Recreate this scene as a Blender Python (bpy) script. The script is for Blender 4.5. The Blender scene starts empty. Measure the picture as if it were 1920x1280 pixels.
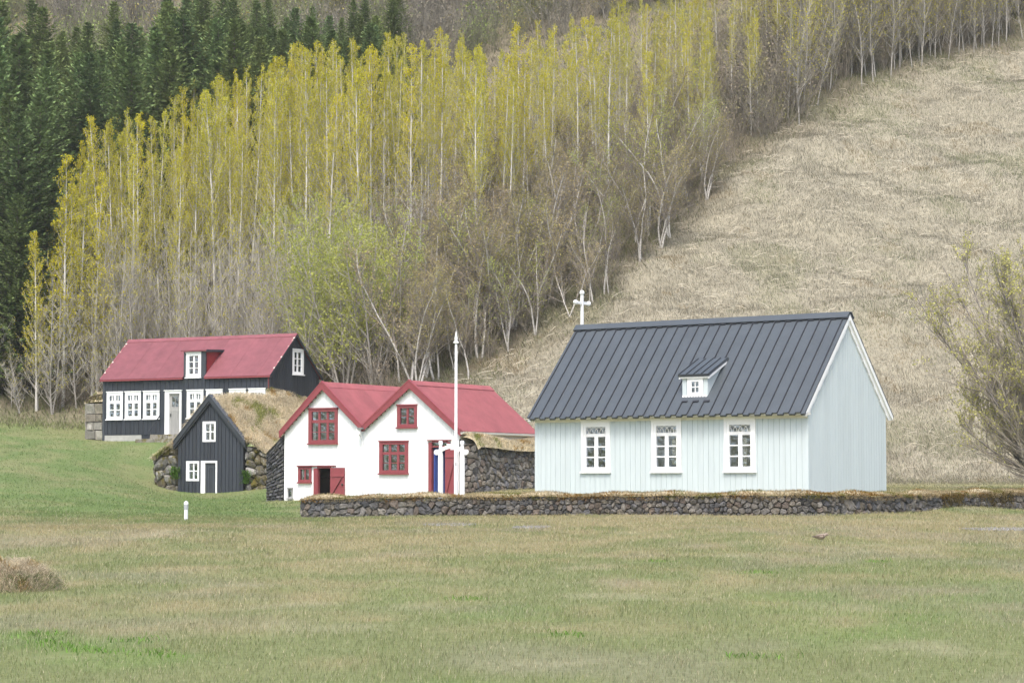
import bpy, math, random
import numpy as np

scene = bpy.context.scene
COL = scene.collection

# ------------------------------------------------------------------ camera, sky, sun, exposure
F_PX, HOR = 4267.0, 903.0                     # focal length and horizon in photo pixels (1920 wide)
cam_d = bpy.data.cameras.new("camera")
cam_d.sensor_width = 36.0
cam_d.lens = 36.0 * F_PX / 1920.0
cam_d.clip_end = 3000.0
cam = bpy.data.objects.new("camera", cam_d)
cam.location = (0, 0, 1.6)
cam.rotation_euler = (math.radians(90) + math.atan((HOR - 640) / F_PX), 0, 0)
COL.objects.link(cam)
scene.camera = cam

SUN_EL, SUN_AZ = math.radians(58), math.radians(-169)   # azimuth measured from +Y towards +X: behind and left
world = bpy.data.worlds.new("World")
scene.world = world
world.use_nodes = True
wn = world.node_tree
sky = wn.nodes.new("ShaderNodeTexSky")
sky.sky_type = 'NISHITA'
sky.sun_disc = False
sky.sun_elevation = SUN_EL
sky.sun_rotation = SUN_AZ
sky.dust_density = 4.0
sky.ozone_density = 0.6
sky.air_density = 1.0
bg = wn.nodes["Background"]
wn.links.new(sky.outputs[0], bg.inputs[0])
bg.inputs[1].default_value = 0.15

sun_d = bpy.data.lights.new("sun", 'SUN')
sun_d.energy = 1.15
sun_d.angle = math.radians(14)
sun_d.color = (1.0, 0.975, 0.93)
sun = bpy.data.objects.new("sun", sun_d)
sun.rotation_euler = (math.radians(90) - SUN_EL, 0, -SUN_AZ + math.pi)
COL.objects.link(sun)

scene.view_settings.view_transform = 'Standard'
scene.view_settings.look = 'None'
scene.view_settings.gamma = 1.0
scene.view_settings.use_curve_mapping = False
scene.view_settings.exposure = 1.16
scene.cycles.max_bounces = 6
scene.cycles.volume_bounces = 1
scene.cycles.transparent_max_bounces = 12
scene.cycles.use_denoising = True

# ------------------------------------------------------------------ helpers: noise, meshes, materials
rng = np.random.default_rng(7)


def _hash(ix, iy, s):
    n = (ix.astype(np.int64) * 374761393 + iy.astype(np.int64) * 668265263 + s * 974711) & 0x7fffffff
    n = ((n ^ (n >> 13)) * 1274126177) & 0x7fffffff
    n = (n ^ (n >> 16)) & 0x7fffffff
    return n / float(0x7fffffff)


def vnoise(x, y, s=0):
    x = np.asarray(x, float); y = np.asarray(y, float)
    ix, iy = np.floor(x), np.floor(y)
    fx, fy = x - ix, y - iy
    fx = fx * fx * (3 - 2 * fx); fy = fy * fy * (3 - 2 * fy)
    a = _hash(ix, iy, s); b = _hash(ix + 1, iy, s); c = _hash(ix, iy + 1, s); d = _hash(ix + 1, iy + 1, s)
    return (a * (1 - fx) + b * fx) * (1 - fy) + (c * (1 - fx) + d * fx) * fy


def fbm(x, y, s=0, o=4):
    t, a, n = 0.0, 0.5, 0.0
    for k in range(o):
        t = t + a * vnoise(x * 2 ** k + 13.7 * k, y * 2 ** k - 7.1 * k, s + k); n += a; a *= 0.5
    return t / n


def sstep(a, b, x):
    t = np.clip((np.asarray(x, float) - a) / (b - a), 0, 1)
    return t * t * (3 - 2 * t)


def props(o, label=None, cat=None, group=None, kind=None):
    if label: o["label"] = label
    if cat: o["category"] = cat
    if group: o["group"] = group
    if kind: o["kind"] = kind
    return o


def npmesh(name, V, faces, col, mats, parent=None, midx=None, smooth=False):
    """faces: list of (M,k) int arrays; col: (N,) or (N,3) albedo factors."""
    o = bpy.data.objects.new(name, npdata(name, V, faces, col, mats, midx, smooth))
    COL.objects.link(o)
    if parent is not None: o.parent = parent
    return o


def npdata(name, V, faces, col, mats, midx=None, smooth=False):
    me = bpy.data.meshes.new(name)
    V = np.asarray(V, np.float32)
    faces = [f for f in faces if len(f)]
    nl = sum(f.size for f in faces); nf = sum(len(f) for f in faces)
    me.vertices.add(len(V)); me.vertices.foreach_set("co", V.ravel())
    me.loops.add(nl); me.polygons.add(nf)
    me.loops.foreach_set("vertex_index", np.concatenate([f.ravel() for f in faces]).astype(np.int32))
    tot = np.concatenate([np.full(len(f), f.shape[1]) for f in faces]).astype(np.int32)
    me.polygons.foreach_set("loop_start", np.concatenate([[0], np.cumsum(tot)[:-1]]).astype(np.int32))
    if midx is not None: me.polygons.foreach_set("material_index", np.asarray(midx, np.int32))
    if smooth: me.polygons.foreach_set("use_smooth", np.ones(nf, bool))
    me.update(calc_edges=True)
    at = me.attributes.new("Col", 'FLOAT_COLOR', 'POINT')
    c = np.ones((len(V), 4), np.float32)
    col = np.asarray(col, np.float32)
    c[:, :3] = col[:, None] if col.ndim == 1 else col
    at.data.foreach_set("color", c.ravel())
    for m in (mats if isinstance(mats, (list, tuple)) else [mats]): me.materials.append(m)
    return me


class MB:
    """collects shapes in a thing's local frame (x right, y back, z up) and links them as ONE mesh object"""
    def __init__(s): s.v, s.f, s.c = [], [], []

    def add(s, verts, faces, c=1.0):
        b = len(s.v)
        s.v += [tuple(p) for p in verts]
        s.f += [tuple(b + i for i in f) for f in faces]
        cc = (c, c, c) if isinstance(c, (int, float)) else tuple(c)
        s.c += [cc] * len(verts)
        return s

    def box(s, x0, x1, y0, y1, z0, z1, c=1.0):
        return s.add([(x0, y0, z0), (x1, y0, z0), (x1, y1, z0), (x0, y1, z0), (x0, y0, z1), (x1, y0, z1), (x1, y1, z1), (x0, y1, z1)],
                     [(3, 2, 1, 0), (4, 5, 6, 7), (0, 1, 5, 4), (1, 2, 6, 5), (2, 3, 7, 6), (3, 0, 4, 7)], c)

    def hexa(s, b4, t4, c=1.0):
        return s.add(list(b4) + list(t4), [(3, 2, 1, 0), (4, 5, 6, 7), (0, 1, 5, 4), (1, 2, 6, 5), (2, 3, 7, 6), (3, 0, 4, 7)], c)

    def bar(s, p, q, w, h, up=(0, 0, 1), c=1.0):
        p, q, up = np.array(p, float), np.array(q, float), np.array(up, float)
        d = (q - p) / np.linalg.norm(q - p)
        a = np.cross(d, up); a /= np.linalg.norm(a); b = np.cross(a, d)
        a *= w / 2; b *= h / 2
        return s.hexa([p - a - b, p + a - b, q + a - b, q - a - b], [p - a + b, p + a + b, q + a + b, q - a + b], c)

    def tube(s, pts, rad, n=8, c=1.0, caps=True):
        pts = [np.array(p, float) for p in pts]
        vs, fs = [], []
        for i, p in enumerate(pts):
            d = pts[min(i + 1, len(pts) - 1)] - pts[max(i - 1, 0)]
            d /= np.linalg.norm(d)
            ref = np.array((0, 0, 1.0)) if abs(d[2]) < .9 else np.array((1.0, 0, 0))
            a = np.cross(d, ref); a /= np.linalg.norm(a); b = np.cross(d, a)
            r = rad[i] if hasattr(rad, '__len__') else rad
            for k in range(n):
                t = 2 * math.pi * k / n
                vs.append(p + r * (a * math.cos(t) + b * math.sin(t)))
        for i in range(len(pts) - 1):
            for k in range(n):
                fs.append((i * n + k, i * n + (k + 1) % n, (i + 1) * n + (k + 1) % n, (i + 1) * n + k))
        if caps:
            fs.append(tuple(range(n))); fs.append(tuple(range((len(pts) - 1) * n, len(pts) * n)))
        return s.add(vs, fs, c)

    def prism(s, poly, y0, y1, c=1.0):
        """poly in (x,z), extruded from y0 to y1"""
        n = len(poly)
        vs = [(x, y0, z) for x, z in poly] + [(x, y1, z) for x, z in poly]
        fs = [tuple(range(n))[::-1], tuple(range(n, 2 * n))] + [(i, (i + 1) % n, n + (i + 1) % n, n + i) for i in range(n)]
        return s.add(vs, fs, c)

    def build(s, name, mat, parent=None, smooth=False):
        me = bpy.data.meshes.new(name)
        me.from_pydata(s.v, [], s.f)
        at = me.attributes.new("Col", 'FLOAT_COLOR', 'POINT')
        c = np.ones((len(s.v), 4), np.float32); c[:, :3] = np.array(s.c, np.float32)
        at.data.foreach_set("color", c.ravel())
        me.materials.append(mat)
        if smooth: me.polygons.foreach_set("use_smooth", np.ones(len(me.polygons), bool))
        o = bpy.data.objects.new(name, me)
        COL.objects.link(o)
        if parent is not None: o.parent = parent
        return o


def empty(name, loc, rz=0.0):
    o = bpy.data.objects.new(name, None)
    o.empty_display_size = 0.3
    o.location = loc; o.rotation_euler = (0, 0, rz)
    COL.objects.link(o)
    return o


def _base(name):
    m = bpy.data.materials.new(name); m.use_nodes = True
    nt = m.node_tree
    return m, nt, nt.nodes["Principled BSDF"]


def N(nt, typ, **kw):
    n = nt.nodes.new(typ)
    for k, v in kw.items():
        if k in n.inputs: n.inputs[k].default_value = v
        else: setattr(n, k, v)
    return n


def mixc(nt, a, b, fac, blend='MIX'):
    n = nt.nodes.new("ShaderNodeMix"); n.data_type = 'RGBA'; n.blend_type = blend
    for idx, v in ((0, fac), (6, a), (7, b)):
        if hasattr(v, 'is_output'): nt.links.new(v, n.inputs[idx])
        else: n.inputs[idx].default_value = v if idx == 0 else (*v, 1.0) if len(v) == 3 else v
    return n.outputs[2]


def ramp(nt, src, a, b, ca=(0, 0, 0), cb=(1, 1, 1)):
    r = nt.nodes.new("ShaderNodeValToRGB")
    r.color_ramp.elements[0].position = a; r.color_ramp.elements[1].position = b
    r.color_ramp.elements[0].color = (*ca, 1); r.color_ramp.elements[1].color = (*cb, 1)
    nt.links.new(src, r.inputs[0])
    return r.outputs[0]


def noise(nt, scale, detail=4.0, rough=0.6, coord='Object', stretch=None):
    tc = nt.nodes.new("ShaderNodeTexCoord")
    src = tc.outputs[coord]
    if stretch:
        mp = nt.nodes.new("ShaderNodeMapping"); mp.inputs['Scale'].default_value = stretch
        nt.links.new(src, mp.inputs[0]); src = mp.outputs[0]
    n = N(nt, "ShaderNodeTexNoise", Scale=scale, Detail=detail, Roughness=rough)
    nt.links.new(src, n.inputs['Vector'])
    return n.outputs[0]


def mat(name, color, rough=0.6, var=0.12, scale=6.0, stretch=None, bump=0.0, bscale=60.0, spots=None, spec=0.4, metal=0.0, wave=None, spots2=None):
    """albedo = colour x per-vertex tint x soft noise, optional patches of another colour, optional bump"""
    m, nt, p = _base(name)
    at = N(nt, "ShaderNodeAttribute", attribute_name="Col")
    c = mixc(nt, (*color, 1), at.outputs['Color'], 1.0, 'MULTIPLY')
    if var:
        n = noise(nt, scale, 5, 0.65, stretch=stretch)
        c = mixc(nt, c, ramp(nt, n, 0.25, 0.75, (1 - var,) * 3, (1 + var,) * 3), 1.0, 'MULTIPLY')
    for sp in (spots, spots2):
        if sp:
            sc, lo, hi, colr = sp[:4]
            n = noise(nt, sc, 6, 0.7, stretch=sp[4] if len(sp) > 4 else None)
            c = mixc(nt, c, (*colr, 1), ramp(nt, n, lo, hi))
    nt.links.new(c, p.inputs['Base Color'])
    p.inputs['Roughness'].default_value = rough
    p.inputs['Specular IOR Level'].default_value = spec
    p.inputs['Metallic'].default_value = metal
    h = None
    if wave:
        tc = nt.nodes.new("ShaderNodeTexCoord")
        w = N(nt, "ShaderNodeTexWave", Scale=1.0); w.wave_type = 'BANDS'; w.bands_direction = wave[0]
        mp = nt.nodes.new("ShaderNodeMapping"); mp.inputs['Scale'].default_value = (wave[1],) * 3
        nt.links.new(tc.outputs['Object'], mp.inputs[0]); nt.links.new(mp.outputs[0], w.inputs['Vector'])
        h = w.outputs['Fac']
        b = N(nt, "ShaderNodeBump", Strength=wave[2], Distance=0.02)
        nt.links.new(h, b.inputs['Height']); nt.links.new(b.outputs[0], p.inputs['Normal'])
    elif bump:
        b = N(nt, "ShaderNodeBump", Strength=bump, Distance=0.02)
        nt.links.new(noise(nt, bscale, 6, 0.7), b.inputs['Height']); nt.links.new(b.outputs[0], p.inputs['Normal'])
    return m


def mat_leaf(name, color, trans=0.35, objvar=0.25, hue=None):
    m = bpy.data.materials.new(name); m.use_nodes = True
    nt = m.node_tree; nt.nodes.clear()
    out = nt.nodes.new("ShaderNodeOutputMaterial")
    at = N(nt, "ShaderNodeAttribute", attribute_name="Col")
    c = mixc(nt, (*color, 1), at.outputs['Color'], 1.0, 'MULTIPLY')
    oi = nt.nodes.new("ShaderNodeObjectInfo")
    if hue:
        c2 = mixc(nt, (*hue, 1), at.outputs['Color'], 1.0, 'MULTIPLY')
        r2 = nt.nodes.new("ShaderNodeMath"); r2.operation = 'FRACT'
        mu = N(nt, "ShaderNodeMath", operation='MULTIPLY'); mu.inputs[1].default_value = 7.31
        nt.links.new(oi.outputs['Random'], mu.inputs[0]); nt.links.new(mu.outputs[0], r2.inputs[0])
        c = mixc(nt, c, c2, r2.outputs[0])
    c = mixc(nt, c, ramp(nt, oi.outputs['Random'], 0, 1, (1 - objvar,) * 3, (1 + objvar,) * 3), 1.0, 'MULTIPLY')
    d = N(nt, "ShaderNodeBsdfDiffuse"); t = N(nt, "ShaderNodeBsdfTranslucent")
    nt.links.new(c, d.inputs[0]); nt.links.new(c, t.inputs[0])
    mx = N(nt, "ShaderNodeMixShader"); mx.inputs[0].default_value = trans
    nt.links.new(d.outputs[0], mx.inputs[1]); nt.links.new(t.outputs[0], mx.inputs[2])
    nt.links.new(mx.outputs[0], out.inputs[0])
    return m


def mat_glass(name):
    m = bpy.data.materials.new(name); m.use_nodes = True
    nt = m.node_tree; nt.nodes.clear()
    out = nt.nodes.new("ShaderNodeOutputMaterial")
    tr = N(nt, "ShaderNodeBsdfTransparent"); tr.inputs[0].default_value = (0.9, 0.93, 0.94, 1)
    gl = N(nt, "ShaderNodeBsdfGlossy", Roughness=0.10)
    gl.inputs[0].default_value = (.84, .91, 1.0, 1)
    fr0 = N(nt, "ShaderNodeFresnel", IOR=1.6)
    fr = N(nt, "ShaderNodeMath", operation='ADD'); fr.inputs[1].default_value = .11; fr.use_clamp = True
    nt.links.new(fr0.outputs[0], fr.inputs[0])
    b = N(nt, "ShaderNodeBump", Strength=0.45, Distance=0.05)
    nt.links.new(noise(nt, 4.0, 2, 0.5), b.inputs['Height']); nt.links.new(b.outputs[0], gl.inputs['Normal'])
    mx = N(nt, "ShaderNodeMixShader")
    nt.links.new(fr.outputs[0], mx.inputs[0]); nt.links.new(tr.outputs[0], mx.inputs[1]); nt.links.new(gl.outputs[0], mx.inputs[2])
    nt.links.new(mx.outputs[0], out.inputs[0])
    return m


M = {}
M['ground'] = mat('lawn_soil', (1, 1, 1), 0.95, 0.22, 9.0, bump=0.5, bscale=40, spec=0.1)
M['hill'] = mat('hill_soil', (1, 1, 1), 0.95, 0.25, 3.0, bump=0.8, bscale=14, spec=0.1)
M['grass'] = mat_leaf('grass_blades', (1, 1, 1), 0.3, 0.0)
M['gravel'] = mat('gravel', (0.25, 0.24, 0.225), 0.9, 0.35, 60.0, bump=0.8, bscale=90, spec=0.2)
M['mint'] = mat('mint_boards', (0.50, 0.565, 0.577), 0.55, 0.06, 2.0, stretch=(3, 3, .35), spots=(16, 0.68, 0.76, (0.33, 0.39, 0.41), (1, 1, 0.10)))
M['mint_gap'] = mat('mint_gap', (0.45, 0.50, 0.51), 0.8, 0.0)
M['white'] = mat('white_paint', (0.80, 0.81, 0.81), 0.5, 0.04, 3.0)
M['bone'] = mat('weathered_white_paint', (0.70, 0.69, 0.63), 0.6, 0.08, 5.0)
M['corrugated'] = mat('white_corrugated_iron', (0.80, 0.815, 0.82), 0.5, 0.10, 2.0, stretch=(3, 3, .3), spots=(1.4, .66, .95, (.62, .62, .58), (1, 1, .4)), wave=('X', 4.2, 0.35))
M['slate'] = mat('slate_grey_metal', (0.056, 0.068, 0.079), 0.5, 0.14, 1.2, spec=0.5)
M['slate_seam'] = mat('dark_seam_metal', (0.028, 0.031, 0.04), 0.5, 0.05, 2.0)
M['black'] = mat('tarred_boards', (0.030, 0.036, 0.046), 0.62, 0.2, 3.0, stretch=(6, 6, 0.5), spec=0.35)
M['black_gap'] = mat('tarred_gap', (0.008, 0.009, 0.011), 0.9, 0.0)
M['blacktrim'] = mat('tarred_trim', (0.045, 0.052, 0.062), 0.5, 0.12, 4.0)
M['red_old'] = mat('faded_dark_red_iron', (0.185, 0.060, 0.072), 0.75, 0.20, 2.2, wave=('X', 4.2, 0.30), spots=(7, 0.70, 0.73, (0.50, 0.40, 0.38), (1, 0.35, 0.35)))
M['red'] = mat('red_iron', (0.275, 0.080, 0.084), 0.7, 0.18, 2.0, wave=('Y', 4.2, 0.30), spots=(4, 0.76, 0.79, (0.6, 0.45, 0.42)))
M['redtrim'] = mat('red_trim', (0.225, 0.050, 0.058), 0.5, 0.12, 5.0)
M['bluepaint'] = mat('blue_paint', (0.05, 0.09, 0.32), 0.5, 0.1, 4.0)
M['bluegrey'] = mat('interior_bluegrey', (0.55, 0.62, 0.72), 0.7, 0.1, 2.0)
M['dark'] = mat('dark_interior', (0.045, 0.038, 0.032), 0.8, 0.2, 3.0)
M['greywood'] = mat('weathered_grey_wood', (0.30, 0.30, 0.29), 0.8, 0.18, 4.0, stretch=(8, 8, 0.6))
M['concrete'] = mat('concrete', (0.36, 0.36, 0.34), 0.85, 0.18, 3.0, bump=0.3, bscale=30)
M['stone'] = mat('basalt_stone', (1, 1, 1), 0.88, 0.30, 14.0, bump=0.7, bscale=35, spec=0.25, spots=(5, 0.63, 0.74, (0.26, 0.25, 0.22)), spots2=(3.3, 0.68, 0.76, (0.20, 0.12, 0.025)))
M['mossstone'] = mat('mossy_stone', (1, 1, 1), 0.9, 0.30, 10.0, bump=0.8, bscale=25, spec=0.2, spots=(7, 0.56, 0.66, (0.30, 0.29, 0.265)), spots2=(2.2, 0.48, 0.60, (0.10, 0.085, 0.018)))
M['joint'] = mat('wall_joint_earth', (0.045, 0.04, 0.033), 0.95, 0.3, 20.0)
M['turf'] = mat('turf_sod', (0.42, 0.36, 0.235), 0.95, 0.3, 5.0, bump=0.6, bscale=20, spots=(3, 0.6, 0.75, (0.12, 0.13, 0.04)))
M['glass'] = mat_glass('window_glass')
M['bark_pale'] = mat('pale_bark', (0.53, 0.515, 0.48), 0.85, 0.25, 5.0, stretch=(3, 3, 1.2), spots=(9, 0.62, 0.7, (0.10, 0.09, 0.08), (1, 1, 2.5)))
M['bark_birch'] = mat('birch_bark', (0.46, 0.44, 0.40), 0.85, 0.25, 6.0, spots=(6, 0.55, 0.66, (0.10, 0.09, 0.08), (1, 1, 2.0)))
M['bark_grey'] = mat('grey_bark', (0.33, 0.31, 0.28), 0.9, 0.25, 6.0)
M['bark_dark'] = mat('dark_bark', (0.09, 0.075, 0.06), 0.9, 0.25, 6.0)
M['twig_grey'] = mat_leaf('grey_twigs', (0.42, 0.395, 0.35), 0.0, 0.15)
M['twig_brown'] = mat_leaf('brown_twigs', (0.27, 0.24, 0.21), 0.0, 0.2)
M['poplar'] = mat_leaf('poplar_leaves', (0.57, 0.51, 0.032), 0.5, 0.12, (0.51, 0.49, 0.055))
M['spruce'] = mat_leaf('spruce_needles', (0.115, 0.175, 0.072), 0.2, 0.25, (0.160, 0.20, 0.068))
M['lightgreen'] = mat_leaf('fresh_green_leaves', (0.37, 0.44, 0.105), 0.45, 0.12, (0.42, 0.43, 0.12))
M['birchleaf'] = mat_leaf('birch_buds', (0.36, 0.335, 0.115), 0.4, 0.22, (0.345, 0.28, 0.165))
M['willowleaf'] = mat_leaf('willow_buds', (0.48, 0.47, 0.14), 0.35, 0.1)
M['bark_bare'] = mat('bare_tree_bark', (0.34, 0.325, 0.295), 0.9, 0.3, 5.0)
M['twig_bare'] = mat_leaf('bare_twigs', (0.285, 0.265, 0.215), 0.0, 0.2)
M['bark_willow'] = mat('willow_bark', (0.24, 0.215, 0.195), 0.9, 0.25, 6.0)
M['twig_willow'] = mat_leaf('willow_twigs', (0.36, 0.325, 0.26), 0.0, 0.1)
M['scrub'] = mat_leaf('scrub_twigs', (1, 1, 1), 0.1, 0.0)
M['lamp_white'] = mat('lamp_plastic', (0.78, 0.80, 0.82), 0.4, 0.02)
M['lamp_grey'] = mat('lamp_diffuser', (0.36, 0.38, 0.40), 0.4, 0.02)
M['feather'] = mat('brown_feathers', (1, 1, 1), 0.8, 0.3, 60.0)
M['china'] = mat('white_china', (0.75, 0.75, 0.77), 0.25, 0.0)
M['iron'] = mat('dark_iron', (0.03, 0.03, 0.03), 0.5, 0.1)

# ------------------------------------------------------------------ terrain height
_cols = {
    -400: [18, 0, 52, .6, 66, .7, 90, 2.2, 112, 4.3, 118, 4.8, 135, 11, 155, 20, 200, 46, 240, 72],
    0: [18, 0, 40, .32, 50, .56, 57, .50, 66, .60, 80, 1.3, 95, 2.5, 110, 3.9, 117, 4.4, 124, 7, 135, 11.5, 155, 20, 200, 46, 240, 72],
    200: [18, 0, 40, .32, 50, .56, 57, .50, 66, .52, 80, 1.0, 90, 1.6, 98, 2.3, 110, 3.45, 117, 4.2, 124, 7, 135, 11.5, 155, 20.5, 200, 46, 240, 72],
    300: [18, 0, 50, .55, 57, .5, 66, .5, 80, .75, 90, .95, 97, 1.1, 101, 2.2, 108, 3.5, 117, 4.4, 124, 7, 135, 11.5, 155, 21, 200, 46, 240, 72],
    400: [18, 0, 50, .55, 66, .5, 88, .75, 96, .97, 99, 1.5, 106, 3.4, 117, 4.6, 124, 7.2, 135, 11.8, 155, 22, 200, 47, 240, 72],
    560: [18, 0, 60, .545, 73, .43, 76.5, .6, 86, .85, 93, 1.0, 97, 2.0, 105, 3.7, 112, 5, 120, 8, 130, 12, 155, 24, 190, 44, 240, 72],
    760: [18, 0, 45, .4, 70.3, .545, 74, .8, 84, .95, 92, 1.3, 100, 3.4, 107, 6.3, 120, 11, 130, 15.5, 155, 27, 180, 40.5, 240, 72],
    900: [18, 0, 45, .4, 68.9, .60, 72.4, 1.0, 84, 1.25, 92, 1.4, 100, 3.6, 107, 6.4, 120, 12.2, 130, 17, 155, 29, 180, 41, 240, 72],
    1140: [18, 0, 67.0, .66, 69.6, 1.1, 76, 1.25, 90, 1.35, 97, 3.2, 112, 11, 125, 17.5, 155, 32, 180, 44, 240, 72],
    1300: [18, 0, 65.5, .685, 68.2, 1.15, 74, 1.26, 90, 1.3, 94, 1.8, 105, 7.5, 122, 16, 135, 22.5, 155, 33, 180, 45, 240, 73],
    1490: [18, 0, 64.5, .70, 67.2, 1.2, 70, 1.26, 92, 1.33, 96, 1.8, 128, 20.0, 140, 26.8, 155, 34.5, 180, 47, 240, 75],
    1660: [18, 0, 67.4, .70, 70, 1.22, 74, 1.28, 92, 1.38, 96.5, 1.5, 140, 26.3, 155, 34.5, 180, 47, 240, 76],
    1920: [18, 0, 75, .70, 77.6, 1.2, 92, 1.36, 96, 1.45, 150, 31.2, 165, 39, 180, 47, 240, 76],
    2300: [18, 0, 81, .75, 85, 1.25, 92, 1.4, 96, 1.5, 155, 33.5, 180, 47, 240, 76],
}
GX = np.arange(-90, 90.01, 0.5); GY = np.arange(-30, 236.01, 0.5)


def colpx(x, y): return 960 + F_PX * np.asarray(x) / np.maximum(y, 18.0)


def edgeD(px):      # where the wood begins
    return np.interp(px, [-400, 0, 400, 560, 680, 760, 880, 960, 1140, 1290, 1390, 1640, 1920, 2300], [118, 118.5, 118.5, 111, 107, 105, 107, 108.5, 112, 122, 128, 140, 150, 160])


def baseD(px):      # where the mown lawn ends
    return np.interp(px, [-400, 0, 400, 560, 760, 900, 1660, 1920, 2300], [117.5, 117.5, 116, 106, 98, 94, 95.8, 95.8, 96])


def _terrain():
    X, Y = np.meshgrid(GX, GY)
    px = colpx(X, Y)
    ks = sorted(_cols)
    prof = np.array([np.interp(GY, _cols[k][0::2], _cols[k][1::2]) for k in ks])
    pc = np.clip(px, ks[0], ks[-1] - 1e-3)
    i = np.clip(np.searchsorted(ks, pc, side='right') - 1, 0, len(ks) - 2)
    ka = np.array(ks, float)
    t = (pc - ka[i]) / (ka[i + 1] - ka[i])
    r = np.arange(len(GY))[:, None]
    Z = prof[i, r] * (1 - t) + prof[i + 1, r] * t
    kern = np.exp(-0.5 * (np.arange(-5, 6) * 0.5 / 0.8) ** 2); kern /= kern.sum()
    Zp = np.pad(Z, 5, mode='edge')
    Zp = np.apply_along_axis(lambda a: np.convolve(a, kern, 'valid'), 0, Zp)
    Zp = np.apply_along_axis(lambda a: np.convolve(a, kern, 'valid'), 1, Zp)
    rough = sstep(-1, 6, Y - baseD(px))
    bumps = (fbm(X * .55, Y * .55, 3) - .5) * 0.5 + (fbm(X * .16, Y * .2, 9) - .5) * 1.4
    terr = (np.abs(((Zp + 0.9 * fbm(X * .12, Y * .12, 21) - 0.10 * X) * 1.1) % 1.0 - .5) - .25) * 0.12
    return Zp + rough * (bumps + terr) + (fbm(X * .3, Y * .3, 5) - .5) * 0.05


HZ = _terrain()


def H(x, y):
    x = np.asarray(x, float); y = np.asarray(y, float)
    fx = np.clip((x - GX[0]) / .5, 0, len(GX) - 1.001); fy = np.clip((y - GY[0]) / .5, 0, len(GY) - 1.001)
    ix, iy = fx.astype(int), fy.astype(int); tx, ty = fx - ix, fy - iy
    return (HZ[iy, ix] * (1 - tx) + HZ[iy, ix + 1] * tx) * (1 - ty) + (HZ[iy + 1, ix] * (1 - tx) + HZ[iy + 1, ix + 1] * tx) * ty


def at(px, D): return ((px - 960) / F_PX * D, float(D))


GREEN, FRESH, TAN, PALE = np.array((.200, .224, .100)), np.array((.132, .193, .066)), np.array((.308, .276, .152)), np.array((.43, .39, .27))


def build_haze():
    m = bpy.data.materials.new('haze_air'); m.use_nodes = True
    nt = m.node_tree; nt.nodes.clear()
    out = nt.nodes.new("ShaderNodeOutputMaterial"); v = nt.nodes.new("ShaderNodeVolumePrincipled")
    v.inputs['Color'].default_value = (.90, .92, .94, 1); v.inputs['Density'].default_value = HAZE; v.inputs['Anisotropy'].default_value = 0.0
    nt.links.new(v.outputs[0], out.inputs['Volume'])
    me = bpy.data.meshes.new('haze')
    x0, x1, y0, y1, z0, z1 = -92, 92, -32, 238, -1.6, 88
    me.from_pydata([(x0, y0, z0), (x1, y0, z0), (x1, y1, z0), (x0, y1, z0), (x0, y0, z1), (x1, y0, z1), (x1, y1, z1), (x0, y1, z1)], [], [(3, 2, 1, 0), (4, 5, 6, 7), (0, 1, 5, 4), (1, 2, 6, 5), (2, 3, 7, 6), (3, 0, 4, 7)])
    me.materials.append(m)
    o = bpy.data.objects.new('haze', me); COL.objects.link(o)
    props(o, 'thin pale haze in the air over the whole valley', 'haze', kind='stuff')


HAZE = 0.00020
build_haze()
WEEDS = [(-4.5, 21.6, .55, .5), (-3.85, 21.1, .45, .4), (-4.75, 22.7, .4, .4), (-3.7, 22.0, .3, .3), (-3.2, 20.6, .3, .3), (-.62, 28.5, .25, .25), (3.6, 34.0, .3, .3), (2.35, 38.0, .3, .3), (6.1, 38.0, .3, .3), (0.55, 23.0, .2, .3), (2.2, 20.5, .25, .25)]


def lawn_col(x, y):
    x = np.asarray(x, float); y = np.asarray(y, float)
    px = colpx(x, y)
    n = fbm(x * .34 + 3, y * .16, 31, 4) * .45 + fbm(x * 1.3, y * .6, 41, 3) * .55
    left = sstep(-2.0, -7.0, x) * (.5 * sstep(55, 60, y) + .5 * sstep(60, 74, y))                       # fresher meadow round the turf houses
    back = sstep(-1, 2, x) * sstep(64, 70, y)
    tan = sstep(.32, .67, n + .12 * sstep(34, 58, y) - .15 * sstep(34, 18, y) - .14 * left)
    c = GREEN * (1 - tan[..., None]) + TAN * tan[..., None]
    f = (left * .9 + back * .35) * (1 - .45 * tan)
    c = c * (1 - f[..., None]) + FRESH * f[..., None] * (0.95 + .2 * fbm(x * .4, y * .25, 77)[..., None])
    grey = sstep(.56, .70, fbm(x * .5 + 9, y * .3, 55, 3)) * .30 * (1 - left)
    c = c * (1 - grey[..., None]) + np.array((.28, .25, .195)) * grey[..., None]
    pale = sstep(.66, .78, fbm(x * .8 + 50, y * .55, 61, 3)) * .30 * (1 - left)
    c = c * (1 - pale[..., None]) + PALE * pale[..., None]
    g = sstep(.60, .74, fbm(x * .6 - 20, y * .35, 67, 3)) * .6 * sstep(45, 20, y)
    c = c * (1 - g[..., None]) + np.array((.165, .235, .075)) * g[..., None]
    for wx, wy, rx, ry in WEEDS:
        w = .55 * np.clip(1.2 - np.sqrt(((x - wx) / rx) ** 2 + ((y - wy) / ry) ** 2) + (fbm(x * 3, y * 3, 71, 2) - .5) * 1.2, 0, 1)
        c = c * (1 - w[..., None]) + np.array((.13, .23, .05)) * w[..., None]
    return c


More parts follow.
